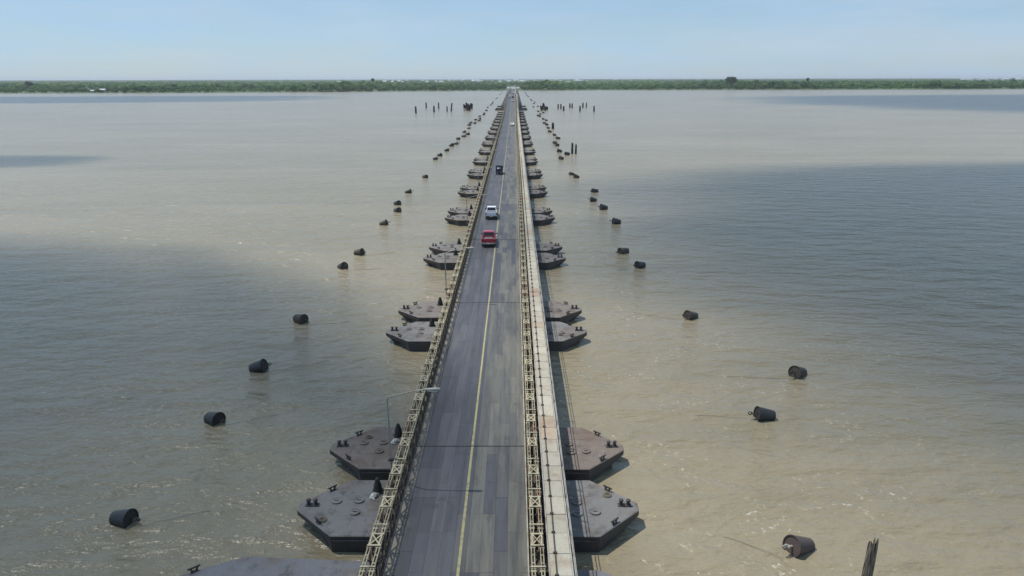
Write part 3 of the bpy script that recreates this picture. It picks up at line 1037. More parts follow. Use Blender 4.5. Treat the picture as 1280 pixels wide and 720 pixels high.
def pontoon(x, y, rz, detail, label, group, color, big=False):
    root = empty('pontoon', (x, y, 0), rz)
    tag(root, label, 'pontoon', group)
    h = inst(hull_big if big else hull_me, 'hull', root)
    h.color = (*color, 1)
    zt = 1.0
    e = 3.2 if big else 0.0
    st = inst(stand_me, 'bridge_support', root, (-x, 0, zt), -rz)
    st.scale.z = (1.36 + hump(y)) / 1.36
    if detail >= 1:
        for s in (-1, 1):
            inst(bitt_me, 'mooring_bitt', root, (s * (8.8 + e), 0.1, zt), random.uniform(-0.1, 0.1))
        if not big: inst(winch_me, 'winch_cover', root, (-5.35, 1.45, zt), random.uniform(-0.5, 0.5)).scale = (0.85, 0.85, random.uniform(0.8, 0.95))
    if detail >= 2:
        for s in (-1, 1):
            for a, dy in ((7.45, 0.45), (6.25, 0.5), (6.25, -0.65)) if s < 0 else ((6.1, 0.35), (6.1, -0.75), (7.1, -0.6)):
                m_ = inst(man_me, 'manhole_lid', root, (s * a + random.uniform(-0.08, 0.08), dy, zt))
                m_.color = (*[c * 1.1 for c in color], 1)
            for sy_ in (-1, 1):
                inst(cleat_me, 'cleat', root, (s * (8.02 + e * 0.9), sy_ * 1.62, zt), -s * sy_ * 0.78)
    return root

def hullcol():
    g_ = random.uniform(0.145, 0.195)
    t = random.random()
    return (g_ * (1.02 + 0.14 * t), g_, g_ * (0.98 - 0.12 * t))
colA = {(0, 0): (0.170, 0.166, 0.164), (0, 1): (0.172, 0.138, 0.116)}
k = 0
while True:
    yc = SPAN0 + SPAN * k
    if yc > 1560: break
    for j, dy in enumerate((-3.4, 3.4)):
        y = yc + dy
        which = 'front' if j == 0 else 'rear'
        if 560 < y < 660:
            continue
        if k < 17:
            lab = f'{which} pontoon of the {ORD[k + 1]} pair counted from the camera, under the bridge'
            if k == 0: lab = ('grey steel pontoon with twin bitts, front one of the nearest full pair' if j == 0 else 'rust-brown decked pontoon, rear one of the nearest pair, beside the first lamp post')
            grp = 'pontoons carrying the bridge'
        else:
            lab, grp = 'tiny far pontoon under the last stretch of the bridge', 'far pontoons near the opposite bank'
        pontoon(random.uniform(-0.15, 0.15), y, random.uniform(-0.008, 0.008), 2 if k < 6 else (1 if k < 14 else 0), lab, grp, colA.get((k, j), hullcol()))
    k += 1
pontoon(-2.3, 27.6, -0.06, 2, 'longer blue-grey pontoon cut off by the bottom edge of the picture', 'pontoons carrying the bridge', (0.165, 0.17, 0.185), True)
for i, (y, w_) in enumerate(((583, 'nearer'), (607, 'second'), (632, 'third'), (655, 'farthest'))):
    pontoon(0, y, 0, 0, f'{w_} of four extra long pontoons under the raised channel span', 'long pontoons at the channel span', (0.07, 0.068, 0.066), i != 2)

for (px, py, s, lab) in ((468, 621, 0.42, 'crumpled pale tarpaulin on the nearest grey pontoon beside the truss'), (494, 553, 0.42, 'crumpled pale tarpaulin on the rust-brown pontoon beside the truss')):
    g = ground(px, py, 1.0)
    n_ = 7
    vs, fs = [], []
    for a in range(n_):
        for b_ in range(n_):
            u, v = a / (n_ - 1) - 0.5, b_ / (n_ - 1) - 0.5
            vs.append((u * 0.9 * s + random.uniform(-0.04, 0.04), v * 1.5 * s + random.uniform(-0.04, 0.04), 0.05 + (0.22 * (1 - 3.2 * u * u - 3 * v * v) + random.uniform(-0.05, 0.05)) * (0 if max(abs(u), abs(v)) > 0.49 else 1)))
    for a in range(n_ - 1):
        for b_ in range(n_ - 1):
            fs.append((a * n_ + b_, (a + 1) * n_ + b_, (a + 1) * n_ + b_ + 1, a * n_ + b_ + 1))
    o = MB().add(vs, fs).build('tarpaulin', M['tarp'], None, (g.x, g.y, 1.0))
    o.rotation_euler = (0, 0, -0.4)
    tag(o, lab, 'tarpaulin')

# coils of rope lying on the nearest decks
cs = MB().tube([((0.34 - 0.0035 * k_ + 0.01 * math.sin(k_ * 1.7)) * math.cos(k_ * 0.42), (0.34 - 0.0035 * k_) * math.sin(k_ * 0.42), 0.035 + 0.018 * (k_ % 30) / 10) for k_ in range(62)], 0.026, 5)
coil_me = cs.mesh('rope_coil', M['rope'])
for (x, y, lab) in ((-7.9, SPAN0 - 3.4 - 1.35, 'coil of rope on the grey nearest pontoon, left of the bridge'), (-7.2, SPAN0 + 3.4 + 1.3, 'coil of rope on the rust-brown pontoon, left of the bridge'),
                    (7.9, SPAN0 - 3.4 + 1.1, 'coil of rope on the nearest pontoon, right of the bridge'), (6.9, SPAN0 + SPAN - 3.4 - 1.2, 'coil of rope on the second pontoon pair, right of the bridge')):
    o = inst(coil_me, 'rope_coil', None, (x, y, 1.0), random.uniform(0, 6))
    o.scale = (0.8, 0.8, 0.8)
    tag(o, lab, 'rope', 'rope coils on pontoon decks')

# ------------------------------------------------------------------ lamp posts
def lamp_post(y, label):
    root = empty('lamp_post', (-4.28, y, ZR + 0.2 + hump(y)))
    tag(root, label, 'lamp post', 'lamp posts along the left truss')
    inst(lp_pole, 'pole', root); inst(lp_arm, 'arm', root); inst(lp_clamp, 'clamp', root); inst(lp_clamp, 'clamp', root, (0, 0, 1.05))
    hd = inst(lp_head, 'lamp_head', root)
    inst(lp_lens, 'lens', hd)
lp_pole = MB().tube([(0, 0, -0.5), (0, 0, 2.4), (-0.02, 0, 4.75)], [0.062, 0.055, 0.045], 8).mesh('pole', M['galv'])
lp_arm = MB().tube([(-0.02, 0, 4.70), (0.05, 0, 4.80), (1.2, 0, 5.12), (2.05, 0, 5.26)], [0.042, 0.042, 0.036, 0.034], 7).mesh('arm', M['galv'])
lp_clamp = MB().bevbox(-0.13, 0.28, -0.10, 0.10, -0.05, 0.07, 0.02).mesh('clamp', M['dark_steel'])
hm = MB()
def hring(x, w, z0, z1): return [(x, -w, z0 + 0.02), (x, w, z0 + 0.02), (x, w * 1.0, z1 - 0.03), (x, w * 0.6, z1), (x, -w * 0.6, z1), (x, -w, z1 - 0.03)]
hs = [hring(2.0, 0.05, 5.20, 5.30), hring(2.2, 0.09, 5.20, 5.33), hring(2.65, 0.115, 5.23, 5.36), hring(2.85, 0.07, 5.27, 5.34)]
hm.add([p for r in hs for p in r], [tuple(range(6)), tuple(range(23, 17, -1))] + [(a * 6 + i, a * 6 + 6 + i, a * 6 + 6 + (i + 1) % 6, a * 6 + (i + 1) % 6) for a in range(3) for i in range(6)])
lp_head = hm.mesh('lamp_head', M['galv'])
lp_lens = MB().bevbox(2.25, 2.7, -0.085, 0.085, 5.17, 5.215, 0.015).mesh('lens', M['lamp_glass'])
for i in range(24):
    y = 35.6 + 33.6 * i
    if i == 0: lab = 'nearest and tallest-looking galvanised lamp post clamped to the left truss'
    elif i < 9: lab = f'galvanised lamp post on the left truss, {ORD[i + 1]} from the camera'
    else: lab = 'tiny far lamp post on the left side of the distant bridge'
    lamp_post(y, lab)

# ------------------------------------------------------------------ mooring buoys and their cables
def buoy_meshes(mat):
    b_ = MB().lathe([(0.0, -0.72), (0.40, -0.72), (0.45, -0.69), (0.46, -0.62), (0.62, 0.64), (0.645, 0.66), (0.645, 0.72), (0.59, 0.72), (0.575, 0.66), (0.0, 0.66)], 24, 'X', smooth=True)
    e = MB()
    e.bar((0.64, 0, 0), (1.06, 0, 0), 0.12, 0.06)
    e.tube([(1.04 + 0.13 * math.cos(t), 0.13 * math.sin(t), 0) for t in [k * math.pi / 5 for k in range(11)]], 0.045, 6, False)
    e.tube([(1.27 + 0.15 * math.cos(t), 0.02, 0.11 * math.sin(t)) for t in [k * math.pi / 5 for k in range(11)]], 0.04, 6, False)
    return b_.mesh('drum', mat), e.mesh('mooring_eye', M['galv'] if mat is M['buoy_rust'] else M['bitt'])
bm_dark, bm_rust, bm_old = buoy_meshes(M['buoy']), buoy_meshes(M['buoy_rust']), buoy_meshes(M['buoy_old'])
def buoy(px, py, side, label, group, idx, s=1.0):
    g = ground(px, py, 0.0)
    me_ = bm_rust if (side > 0 and idx == 0) else (bm_old if idx > 0 and random.random() < 0.45 else bm_dark)
    root = empty('mooring_buoy', (g.x, g.y + 0.35, 0.38 * s))
    base = -0.45 if side < 0 else math.pi + 0.42
    root.rotation_euler = (random.uniform(-0.3, 0.3), random.uniform(-0.30, 0.02), base + random.uniform(-0.38, 0.38))
    q = random.uniform(0.92, 1.08)
    root.scale = (s * random.uniform(0.85, 1.1), s * q, s * q)
    root.location.z -= random.uniform(0.0, 0.16)
    tag(root, label, 'buoy', group)
    inst(me_[0], 'drum', root); inst(me_[1], 'mooring_eye', root)
    if idx < 9:
        d = Matrix.Rotation(root.rotation_euler.z, 3, 'Z') @ Vector((1, 0, 0))
        st = Vector((g.x, g.y, 0.12)) + d * 1.35
        tx_ = -9.0 if side < 0 else 9.0
        en = Vector((tx_ + (g.x - tx_) * 0.35, g.y + random.uniform(0.5, 4.0), -0.12))
        pts = []
        for k_ in range(9):
            t = k_ / 8
            p = st.lerp(en, t)
            p.z = 0.12 - 0.10 * math.sin(t * math.pi * 0.5) + 0.035 * math.sin(t * 17 + idx) - 0.10 * t * t
            p.y += 0.18 * math.sin(t * 5 + idx)
            pts.append(p)
        c = MB().tube(pts, 0.013, 5).build('mooring_cable', M['cable'])
        sd = 'left' if side < 0 else 'right'
        tag(c, f'thin mooring cable trailing from the {ORD[idx + 1]} nearest buoy on the {sd}', 'cable', 'mooring cables')

left_near = [(150, 657), (265, 530), (321, 465), (374, 404), (427, 336), (448, 319), (479, 281.5), (496, 265), (496, 256), (510, 241.5), (531, 222.5)]
left_far = [(350, 715), (395, 680), (465, 630), (512, 580), (558, 562), (580, 513), (635, 487), (675, 466), (640, 443), (687, 405), (690, 373), (705, 350), (745, 354),
            (755, 319), (790, 328), (798, 310), (795, 285), (835, 268), (840, 255), (862, 225), (875, 195), (905, 170), (920, 157), (930, 140), (960, 105), (975, 95), (1000, 65), (1020, 45)]
right_near = [(1003, 692), (958, 526), (1000, 471), (865, 399), (801, 335), (780, 317), (771, 280), (755, 262), (742, 252), (744, 240.5), (721, 222.5), (715, 219)]
right_far = [(335, 712), (395, 668), (318, 640), (295, 578), (272, 555), (302, 507), (268, 474), (220, 441), (205, 403), (190, 370), (165, 352), (185, 325), (155, 312), (120, 285),
             (105, 278), (125, 262), (105, 235), (155, 250), (55, 190), (100, 185), (70, 140), (60, 155), (30, 115), (40, 125), (5, 85), (-6, 76), (-14, 66), (-22, 55), (-30, 45)]
for side, near, far_, ox in ((-1, left_near, left_far, 500), (1, right_near, right_far, 660)):
    sd = 'left' if side < 0 else 'right'
    lst = near + sorted([(ox + a / 8, 110.4 + b_ / 8) for a, b_ in far_], key=lambda p: -p[1])
    for i, (px, py) in enumerate(lst):
        if i == 0: lab = 'black tapered drum buoy nearest the camera on the left' if side < 0 else 'rusty brown drum buoy nearest the camera on the right, beside the timber pile'
        elif i < 22: lab = f'dark drum mooring buoy, {ORD[i + 1]} nearest of the row on the {sd}'
        else: lab = f'tiny far mooring buoy in the distant row on the {sd}'
        buoy(px, py, side, lab, f'mooring buoys {sd} of the bridge', i, 0.92 if i < 12 else 1.05)

# ------------------------------------------------------------------ timber piles
def pile(name, x, y, h, r, lean, mat, label, group=None, posts=1, seed=0, gap=1.7):
    rg = random.Random(seed)
    root = empty(name, (x, y, 0))
    tag(root, label, 'pile', group)
    for k_ in range(posts):
        ox, oy = ((k_ - (posts - 1) / 2) * r * gap, rg.uniform(-0.5, 0.5) * r) if posts > 1 else (0, 0)
        m = MB()
        n_ = 9
        hh = h * (1.0 if k_ == 0 else rg.uniform(0.84, 1.0))
        ph = [rg.uniform(0.78, 1.18) for _ in range(n_)]
        lv = [(-1.5, 1.1), (0.0, 1.06), (hh * 0.35, 1.0), (hh * 0.7, 0.93), (hh * 0.92, 0.88)]
        vs, fs = [], []
        for (z, f) in lv:
            for i in range(n_):
                a = 2 * math.pi * i / n_
                vs.append((ox + lean[0] * z + math.cos(a) * r * f * ph[i], oy + lean[1] * z + math.sin(a) * r * f * ph[i], z))
        top = []
        for i in range(n_):
            a = 2 * math.pi * i / n_
            z = hh * (1 + rg.uniform(-0.13, 0.06))
            vs.append((ox + lean[0] * z + math.cos(a) * r * 0.72 * ph[i], oy + lean[1] * z + math.sin(a) * r * 0.72 * ph[i], z))
        L_ = len(lv)
        for j in range(L_):
            for i in range(n_):
                q = (i + 1) % n_
                fs.append((j * n_ + i, j * n_ + q, (j + 1) * n_ + q, (j + 1) * n_ + i))
        vs.append((ox + lean[0] * hh, oy + lean[1] * hh, hh * 0.86))
        c_ = len(vs) - 1
        for i in range(n_):
            fs.append((L_ * n_ + i, L_ * n_ + (i + 1) % n_, c_))
        m.add(vs, fs)
        m.build('post', mat, root)
    return root

g = ground(1079, 752, 0)
pile('timber_pile', g.x, g.y, 3.35, 0.16, (0.045, 0.03), M['timber'], 'split weathered timber pile standing in the river at lower right', None, 2, 5, 1.3)
g = ground(717.5, 192.3, 0)
pile('timber_pile', g.x, g.y, 3.6, 0.34, (0.01, 0), M['pile'], 'pair of dark piles standing close together right of the bridge', 'old dark piles in the river', 2, 2, 3.7)
solo = [(690.9, 161, 7.5, 'lone dark pile between the right buoy row and the far pile line')]
for i, (a, yt, yb_) in enumerate(((302, 160, 207), (328, 160, 207), (356, 180, 229), (418, 155, 197), (441, 155, 199), (519, 180, 233), (548, 148, 196), (583, 148, 194), (660, 180, 236))):
    solo.append((660 + a / 8, 110 + yb_ / 8, (yb_ - yt) / 8, f'dark pile, {ORD[i + 1]} from the bridge in the far line on the right'))
for i, (a, yt, yb_) in enumerate(((512, 152, 233), (471, 182, 236), (388, 147, 206), (341, 180, 241), (263, 145, 201), (160, 185, 251))):
    solo.append((500 + a / 8, 110 + yb_ / 8, (yb_ - yt) / 8, f'dark pile, {ORD[i + 1]} from the bridge in the far line on the left'))
for i, (px, py, hp, lab) in enumerate(solo):
    g = ground(px, py, 0)
    dist = (g - CAM).dot(fwd)
    pile('channel_pile', g.x, g.y, hp * dist / FPX, 0.62, (0.10 if i == 10 else random.uniform(-0.02, 0.02), 0), M['pile'], lab, 'old dark piles in the river', 1, i + 20)
for side, spots in (('right', ((676.0, 138.2, 6), (678.5, 136.5, 7.5), (680.5, 138.0, 5.5), (682.8, 138.0, 5.0))), ('left', ((580.0, 138.5, 8), (583.0, 138.0, 9.5), (585.5, 138.5, 8.5), (588.5, 136.0, 7)))):
    root = empty('pile_dolphin', ground(spots[1][0], spots[1][1], 0))
    tag(root, f'tight cluster of dark piles beside the channel on the {side}', 'pile', 'pile clusters at the channel')
    base = root.location.copy()
    for i, (px, py, hp) in enumerate(spots):
        g = ground(px, py, 0)
        h = hp * (g - CAM).dot(fwd) / FPX
        m = MB()
        for q, (dx, dy) in enumerate(((0, 0), (0.9, 0.7))):
            m.tube([(dx, dy, -1.5), (dx + 0.1, dy, h * 0.6), (dx + random.uniform(-0.5, 0.5), dy, h * (1 - 0.12 * q))], [0.75, 0.7, 0.6], 8)
        o = m.build('post', M['pile'], root, (g.x - base.x, g.y - base.y, 0))

# ------------------------------------------------------------------ vehicles
def sec(y, w, z0, z1, c):
    return [(-w + c, y, z0), (w - c, y, z0), (w, y, z0 + c), (w, y, z1 - c), (w - c * 1.4, y, z1), (-w + c * 1.4, y, z1), (-w, y, z1 - c), (-w, y, z0 + c)]
def loft(secs):
    m = MB()
    n_ = 8
    vs = [p for s in secs for p in s]
    fs = [tuple(range(n_)), tuple(range((len(secs) - 1) * n_ + n_ - 1, (len(secs) - 1) * n_ - 1, -1))]
    for a in range(len(secs) - 1):
        for i in range(n_):
            j = (i + 1) % n_
            fs.append((a * n_ + i, a * n_ + n_ + i, a * n_ + n_ + j, a * n_ + j))
    return m.add(vs, fs)
def frustum(wb, wt, yb0, yb1, yt0, yt1, z0, z1, crown=0.06):
    m = MB()
    b_ = [(-wb, yb0, z0), (wb, yb0, z0), (wb, yb1, z0), (-wb, yb1, z0)]
    t = [(-wt, yt0, z1 - crown), (wt, yt0, z1 - crown), (wt, yt1, z1 - crown), (-wt, yt1, z1 - crown)]
    u = [(-wt + 0.12, yt0 + 0.12, z1), (wt - 0.12, yt0 + 0.12, z1), (wt - 0.12, yt1 - 0.15, z1), (-wt + 0.12, yt1 - 0.15, z1)]
    m.add(b_ + t + u, [(0, 1, 5, 4), (1, 2, 6, 5), (2, 3, 7, 6), (3, 0, 4, 7), (4, 5, 9, 8), (5, 6, 10, 9), (6, 7, 11, 10), (7, 4, 8, 11), (8, 9, 10, 11)])
    return m, b_, t
def pane(c, fx0, fx1, fz0, fz1, name, parent, off=0.012):
    c = [Vector(p) for p in c]
    def at_(u, v): return (c[0].lerp(c[1], u)).lerp(c[3].lerp(c[2], u), v)
    q = [at_(fx0, fz0), at_(fx1, fz0), at_(fx1, fz1), at_(fx0, fz1)]
    nn = (q[1] - q[0]).cross(q[3] - q[0]).normalized()
    vs = [p + nn * off for p in q] + [p - nn * 0.01 for p in q]
    MB().add(vs, [(0, 1, 2, 3), (0, 4, 5, 1), (1, 5, 6, 2), (2, 6, 7, 3), (3, 7, 4, 0)]).build(name, M['glass'], parent)
def glasshouse(root, args, paint, name='cab', sides=2):
    m, b_, t = frustum(*args)
    cab = m.build(name, paint, root)
    pane([b_[0], b_[1], t[1], t[0]], 0.09, 0.91, 0.14, 0.86, 'rear_window', cab)
    pane([b_[2], b_[3], t[3], t[2]], 0.07, 0.93, 0.10, 0.90, 'windscreen', cab)
    for f in ([b_[1], b_[2], t[2], t[1]], [b_[3], b_[0], t[0], t[3]]):
        for k_ in range(sides):
            pane(f, 0.08 + k_ * 0.86 / sides, 0.08 + (k_ + 1) * 0.86 / sides - 0.04, 0.16, 0.84, 'side_window', cab)
    return cab
def wheels(root, x, ys, r, w=0.22):
    for y in ys:
        for s in (-1, 1):
            t = MB().lathe([(r * 0.6, -w / 2), (r * 0.95, -w / 2), (r, -w / 2 + 0.03), (r, w / 2 - 0.03), (r * 0.95, w / 2), (r * 0.6, w / 2)], 18, 'X')
            tw = t.build('wheel', M['tyre'], root, (s * x, y, r))
            MB().lathe([(r * 0.62, -w / 2 - 0.01), (r * 0.5, w / 2 + 0.005), (0.0, w / 2 + 0.012)], 14, 'X').build('rim', M['rim'], tw).rotation_euler = (0, 0, 0 if s > 0 else math.pi)
def lamps(root, w, yr, yf, z, zf):
    for s in (-1, 1):
        MB().bevbox(s * w - 0.09, s * w + 0.09, yr - 0.03, yr + 0.05, z - 0.16, z + 0.16, 0.02).build('tail_lamp', M['tail'], root)
        MB().bevbox(s * (w - 0.1) - 0.16, s * (w - 0.1) + 0.16, yf - 0.06, yf + 0.03, zf - 0.09, zf + 0.09, 0.02).build('headlight', M['head'], root)
def mirrors(root, x, y, z, mat):
    for s in (-1, 1):
        MB().bevbox(s * x - 0.10, s * x + 0.10, y - 0.06, y + 0.06, z - 0.02, z + 0.16, 0.03).build('mirror', mat, root)

def pickup(loc, rz, paint, label, cargo=None, bump='bumper'):
    root = empty('pickup_truck', loc, rz)
    tag(root, label, 'pickup truck', 'vehicles on the bridge')
    W = 0.90
    loft([sec(-2.55, W - 0.04, 0.46, 0.86, 0.06), sec(-2.35, W, 0.42, 0.90, 0.07), sec(0.9, W, 0.40, 0.92, 0.07), sec(2.3, W - 0.02, 0.42, 0.90, 0.08), sec(2.62, W - 0.12, 0.48, 0.80, 0.10)]).build('body', paint, root)
    loft([sec(0.75, W - 0.04, 0.85, 1.13, 0.06), sec(1.6, W - 0.05, 0.85, 1.10, 0.08), sec(2.45, W - 0.10, 0.82, 1.02, 0.10)]).build('bonnet', paint, root)
    loft([sec(-0.78, W - 0.02, 0.86, 1.14, 0.05), sec(1.0, W - 0.02, 0.86, 1.14, 0.05)]).build('door_panel', paint, root)
    for s in (-1, 1):
        MB().bevbox(s * (W - 0.06) - 0.05, s * (W - 0.06) + 0.05, -2.46, -0.80, 0.84, 1.16, 0.03).build('bed_side', paint, root)
    MB().box(-W + 0.12, W - 0.12, -2.42, -0.82, 0.88, 0.925).build('bed_floor', M['liner'], root)
    MB().bevbox(-W + 0.13, W - 0.13, -2.53, -2.45, 0.82, 1.16, 0.02).build('tailgate', paint, root)
    MB().bevbox(-W + 0.03, W - 0.03, -2.72, -2.56, 0.46, 0.64, 0.04).build('rear_bumper', M[bump], root)
    MB().bevbox(-W + 0.03, W - 0.03, 2.60, 2.74, 0.42, 0.66, 0.04).build('front_bumper', M[bump], root)
    MB().box(-0.24, 0.24, -2.735, -2.725, 0.50, 0.61).build('number_plate', M['number'], root)
    MB().bevbox(-0.5, 0.5, 2.58, 2.64, 0.68, 0.84, 0.02).build('grille', M['bumper'], root)
    glasshouse(root, (W - 0.04, W - 0.20, -0.76, 1.08, -0.56, 0.42, 1.13, 1.76), paint)
    wheels(root, W - 0.08, (-1.62, 1.62), 0.37)
    lamps(root, W - 0.06, -2.54, 2.60, 0.98, 0.82)
    mirrors(root, W + 0.08, 0.85, 1.12, M['black_paint'])
    if cargo:
        MB().bevbox(-0.55, 0.55, -2.2, -1.0, 0.93, 1.10, 0.05).build('bed_load', M[cargo], root)
    return root

def sedan(loc, rz, paint, label, name='saloon_car'):
    root = empty(name, loc, rz)
    tag(root, label, 'car', 'vehicles on the bridge')
    W = 0.86
    loft([sec(-2.18, W - 0.14, 0.42, 0.88, 0.09), sec(-1.9, W - 0.03, 0.32, 0.95, 0.10), sec(-1.0, W, 0.28, 0.96, 0.08), sec(0.8, W, 0.28, 0.94, 0.08), sec(1.8, W - 0.04, 0.30, 0.84, 0.10), sec(2.18, W - 0.16, 0.38, 0.70, 0.12)]).build('body', paint, root)
    glasshouse(root, (W - 0.06, W - 0.22, -1.5, 0.95, -0.95, 0.25, 0.93, 1.43), paint, 'roof')
    wheels(root, W - 0.09, (-1.3, 1.32), 0.31, 0.2)
    lamps(root, W - 0.14, -2.14, 2.10, 0.76, 0.66)
    mirrors(root, W + 0.07, 0.7, 0.92, paint)
    MB().bevbox(-W + 0.06, W - 0.06, -2.26, -2.12, 0.36, 0.52, 0.03).build('rear_bumper', paint, root)
    return root

def van(loc, rz, paint, label, L=4.8, H=2.1, name='minibus', cat='minibus'):
    root = empty(name, loc, rz)
    tag(root, label, cat, 'vehicles on the bridge')
    W = 0.90
    h_ = L / 2
    loft([sec(-h_, W - 0.05, 0.35, 1.12, 0.08), sec(-h_ + 0.2, W, 0.32, 1.14, 0.08), sec(h_ - 0.6, W, 0.32, 1.12, 0.08), sec(h_, W - 0.12, 0.40, 0.95, 0.12)]).build('body', paint, root)
    glasshouse(root, (W - 0.03, W - 0.12, -h_ + 0.04, h_ - 0.35, -h_ + 0.18, h_ - 1.1, 1.11, H), paint, 'cabin', 3)
    wheels(root, W - 0.1, (-h_ + 0.9, h_ - 0.9), 0.33)
    lamps(root, W - 0.1, -h_ + 0.02, h_ - 0.04, 0.95, 0.72)
    mirrors(root, W + 0.1, h_ - 0.9, 1.25, paint)
    return root

def tray_truck(loc, rz, label):
    root = empty('lorry', loc, rz)
    root.scale = (0.80, 0.85, 0.80)
    tag(root, label, 'lorry', 'vehicles on the bridge')
    P = M['navy']
    MB().box(-0.35, 0.35, -2.9, 2.4, 0.50, 0.72).build('chassis', M['black_paint'], root)
    loft([sec(1.15, 0.88, 0.55, 1.30, 0.06), sec(2.55, 0.88, 0.50, 1.25, 0.08), sec(2.75, 0.82, 0.55, 1.10, 0.10)]).build('body', P, root)
    glasshouse(root, (0.86, 0.76, 1.16, 2.66, 1.22, 2.2, 1.28, 2.12), P, 'cab', 1)
    MB().box(-0.95, 0.95, -2.95, 1.0, 0.82, 0.95).build('tray_floor', M['black_paint'], root)
    for s in (-1, 1):
        MB().box(s * 0.93 - 0.03, s * 0.93 + 0.03, -2.95, 1.0, 0.96, 1.62).build('tray_side', P, root)
        for k_ in range(5):
            y = -2.85 + k_ * 0.93
            MB().box(s * 0.97 - 0.03, s * 0.97 + 0.03, y - 0.04, y + 0.04, 0.9, 2.25).build('stake', P, root)
        MB().box(s * 0.97 - 0.025, s * 0.97 + 0.025, -2.9, 0.95, 2.255, 2.315).build('top_rail', P, root)
    MB().box(-0.9, 0.9, -2.99, -2.95, 0.96, 1.62).build('tailboard', P, root)
    MB().box(-0.9, 0.9, 1.0, 1.06, 0.96, 2.2).build('headboard', P, root)
    for k_, (x, c) in enumerate(((-0.35, 'cargo'), (0.25, 'liner'))):
        MB().bevbox(x - 0.22, x + 0.22, -2.4, -0.2, 0.96, 1.75, 0.05).build('crate_load', M[c], root)
    wheels(root, 0.82, (-1.9, 1.85), 0.38, 0.26)
    lamps(root, 0.80, -2.98, 2.72, 0.75, 0.80)
    mirrors(root, 1.05, 2.3, 1.5, P)
    return root

pickup((-0.88, 95.6, ZR + 0.006), -0.004, M['red'], 'red pickup truck driving away close to the centre line', 'liner')
pickup((-1.12, 115.0, ZR + 0.006), 0.006, M['white'], 'white pickup truck driving away just ahead of the red pickup', None, 'black_paint')
tray_truck((-1.0, 170.5, ZR + 0.006), 0.0, 'dark navy lorry with high staked tray, well ahead of the white pickup')
sedan((1.55, 349.5, ZR + 0.006), math.pi, M['white'], 'small white car coming towards the camera in the right lane')
def onroad(y): return ZR + 0.006 + hump(y)
van((1.4, 560, onroad(560)), math.pi, M['white'], 'white minibus leading the far queue of oncoming traffic')
van((1.4, 598, onroad(598)), math.pi, M['black_paint'], 'black van behind the white minibus in the oncoming queue', 4.9, 2.0, 'van', 'van')
sedan((-1.5, 612, onroad(612)), 0, M['silver'], 'pale silver car in the left lane near the raised span')
van((1.5, 662, onroad(662)), math.pi, M['white'], 'tall white bus far down the oncoming lane', 8.5, 3.0, 'bus', 'bus')
sedan((-1.5, 655, onroad(655)), 0, M['white'], 'tiny white car far away in the left lane')
van((1.4, 1380, onroad(1380)), math.pi, M['black_paint'], 'tiny dark van at the far end of the bridge', 4.9, 2.1, 'van', 'van')

# ------------------------------------------------------------------ toll plaza on the far bank
yb_ = Y1 + 20
mb = MB()
mb.add([(-3.4, Y1 - 0.5, ZR - 0.02), (3.4, Y1 - 0.5, ZR - 0.02), (15, yb_ + 60, ZR - 0.1), (15, yb_ + 400, 1.9), (-15, yb_ + 400, 1.9), (-15, yb_ + 60, ZR - 0.1)], [(0, 1, 2, 3, 4, 5)])
mb.add([(-16, Y1 - 2, -1), (16, Y1 - 2, -1), (16, yb_ + 60, 1), (16, yb_ + 60, ZR - 0.14), (-16, yb_ + 60, ZR - 0.14), (-16, yb_ + 60, 1)], [(0, 1, 2, 5), (1, 3, 2), (0, 5, 4)])
tag(mb.build('road', M['concrete']), 'pale approach road climbing off the bridge on the far bank', 'road', kind='structure')
toll = empty('toll_canopy', (0, yb_ + 30, ZR - 0.1))
tag(toll, 'wide pale toll canopy spanning the road at the far end of the bridge', 'canopy')
MB().bevbox(-17, 17, -5, 5, 5.2, 6.2, 0.3).build('roof', M['concrete'], toll)
for x in (-15.5, -8, 0, 8, 15.5):
    MB().box(x - 0.4, x + 0.4, -0.5, 0.5, -2.0, 5.2).build('column', M['concrete'], toll)
for x in (-5, 5):
    MB().bevbox(x - 0.9, x + 0.9, -1.5, 1.5, -0.3, 2.6, 0.1).build('booth', M['wall_white'], toll)

# ------------------------------------------------------------------ clouds overhead (their shadows lie on the river)
def cloud_mat(name, dens):
    m = bpy.data.materials.new(name)
    m.use_nodes = True
    n, l = m.node_tree.nodes, m.node_tree.links
    n.clear()
    out = n.new('ShaderNodeOutputMaterial')
    tr = n.new('ShaderNodeBsdfTransparent')
    df = n.new('ShaderNodeBsdfDiffuse')
    df.inputs['Color'].default_value = (0.9, 0.9, 0.9, 1)
    mx = n.new('ShaderNodeMixShader')
    tc = n.new('ShaderNodeTexCoord')
    sx = n.new('ShaderNodeSeparateXYZ')
    l.new(tc.outputs['Object'], sx.inputs[0])
    p4 = math_n(n, l, 'ADD', math_n(n, l, 'POWER', math_n(n, l, 'ABSOLUTE', sx.outputs['X']), 3.5), math_n(n, l, 'POWER', math_n(n, l, 'ABSOLUTE', sx.outputs['Y']), 3.5))
    rad = math_n(n, l, 'POWER', p4, 1 / 3.5)
    no = noise(n, l, mapping(n, l, tc.outputs['Object'], (2.2, 2.2, 0)), 1.0, 5.0, 0.6)
    r_ = math_n(n, l, 'ADD', rad, math_n(n, l, 'MULTIPLY', math_n(n, l, 'SUBTRACT', no, 0.5), 0.36))
    a = ramp(n, l, r_, [(0.73, dens), (0.89, 0.0)])
    l.new(a, mx.inputs[0])
    l.new(tr.outputs[0], mx.inputs[1])
    l.new(df.outputs[0], mx.inputs[2])
    l.new(mx.outputs[0], out.inputs['Surface'])
    return m
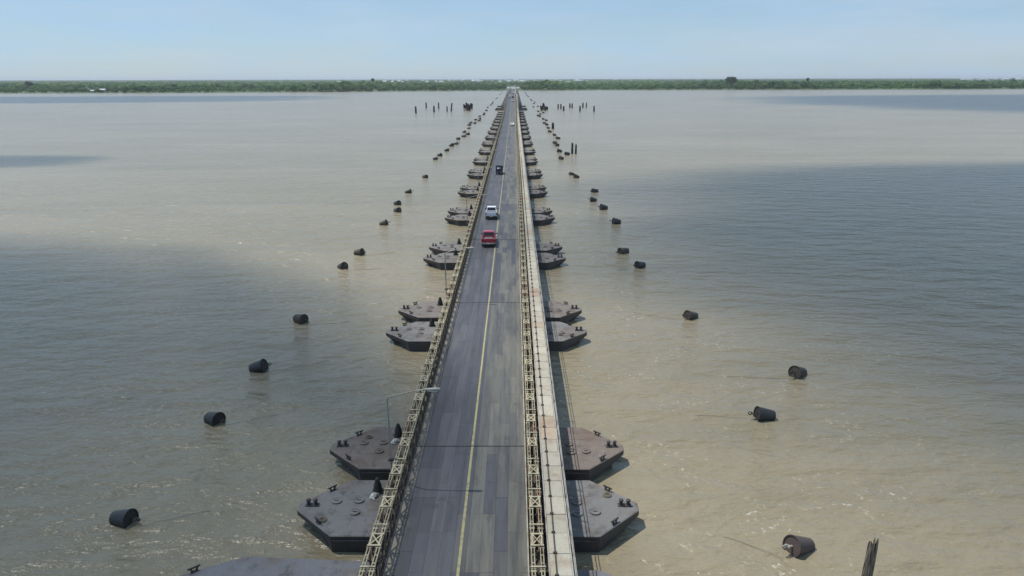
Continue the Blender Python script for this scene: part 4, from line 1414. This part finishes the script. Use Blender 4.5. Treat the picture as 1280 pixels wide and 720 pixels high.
def cloud(shadow_xy, size, dens, rz, label, alt=900.0):
    c = Vector((shadow_xy[0], shadow_xy[1], 0)) + SUN_VEC * (alt / SUN_VEC.z)
    m = MB()
    nu, nv = 28, 14
    vs, fs = [], []
    for j in range(nv + 1):
        ph = math.pi * j / nv
        for i in range(nu):
            th = 2 * math.pi * i / nu
            k_ = 1 + 0.12 * math.sin(3 * th + 2 * ph) + 0.10 * math.sin(5 * th - 3 * ph)
            z = math.cos(ph)
            cx, cy = math.cos(th), math.sin(th)
            k_ *= 1.0 / (abs(cx) ** 3.5 + abs(cy) ** 3.5) ** (1 / 3.5)
            sp_ = math.sin(ph) ** 0.6
            vs.append((sp_ * cx * k_, sp_ * cy * k_, z if z > 0 else z * 0.35))
    for j in range(nv):
        for i in range(nu):
            q = (i + 1) % nu
            fs.append((j * nu + i, (j + 1) * nu + i, (j + 1) * nu + q, j * nu + q))
    m.add(vs, fs, True)
    o = m.build('cloud', cloud_mat('cloud_white', dens))
    o.location = c
    o.scale = (size[0], size[1], min(size) * 0.45)
    o.rotation_euler = (0, 0, rz)
    tag(o, label, 'cloud', 'fair weather clouds overhead', 'structure')
    return o
cloud((272, 112), (304, 130), 0.78, 0.02, 'white cloud high above the river on the right')
cloud((-172, 4), (194, 126), 0.68, 0.02, 'smaller white cloud high above the river on the left')
cloud((900, 790), (740, 370), 0.80, 0.05, 'long white cloud high above the far right water')
cloud((-640, 930), (460, 190), 0.6, 0.1, 'long thin cloud high above the far left water')
cloud((-190, 222), (75, 22), 0.5, 0.0, 'small thin cloud high above the left water')

# ------------------------------------------------------------------ haze in the air
def haze(density):
    m = bpy.data.materials.new('haze_air')
    m.use_nodes = True
    n, l = m.node_tree.nodes, m.node_tree.links
    n.clear()
    out = n.new('ShaderNodeOutputMaterial')
    v = n.new('ShaderNodeVolumePrincipled')
    v.inputs['Color'].default_value = (0.86, 0.92, 1.0, 1)
    v.inputs['Density'].default_value = density
    v.inputs['Anisotropy'].default_value = 0.1
    l.new(v.outputs[0], out.inputs['Volume'])
    o = MB().box(-52000, 52000, -900, 46500, -3.0, 48.0).build('haze', m)
    o['kind'] = 'stuff'
    tag(o, 'thin pale haze in the air over the river', 'haze')
HAZE = 0.00008
if HAZE > 0: haze(HAZE)
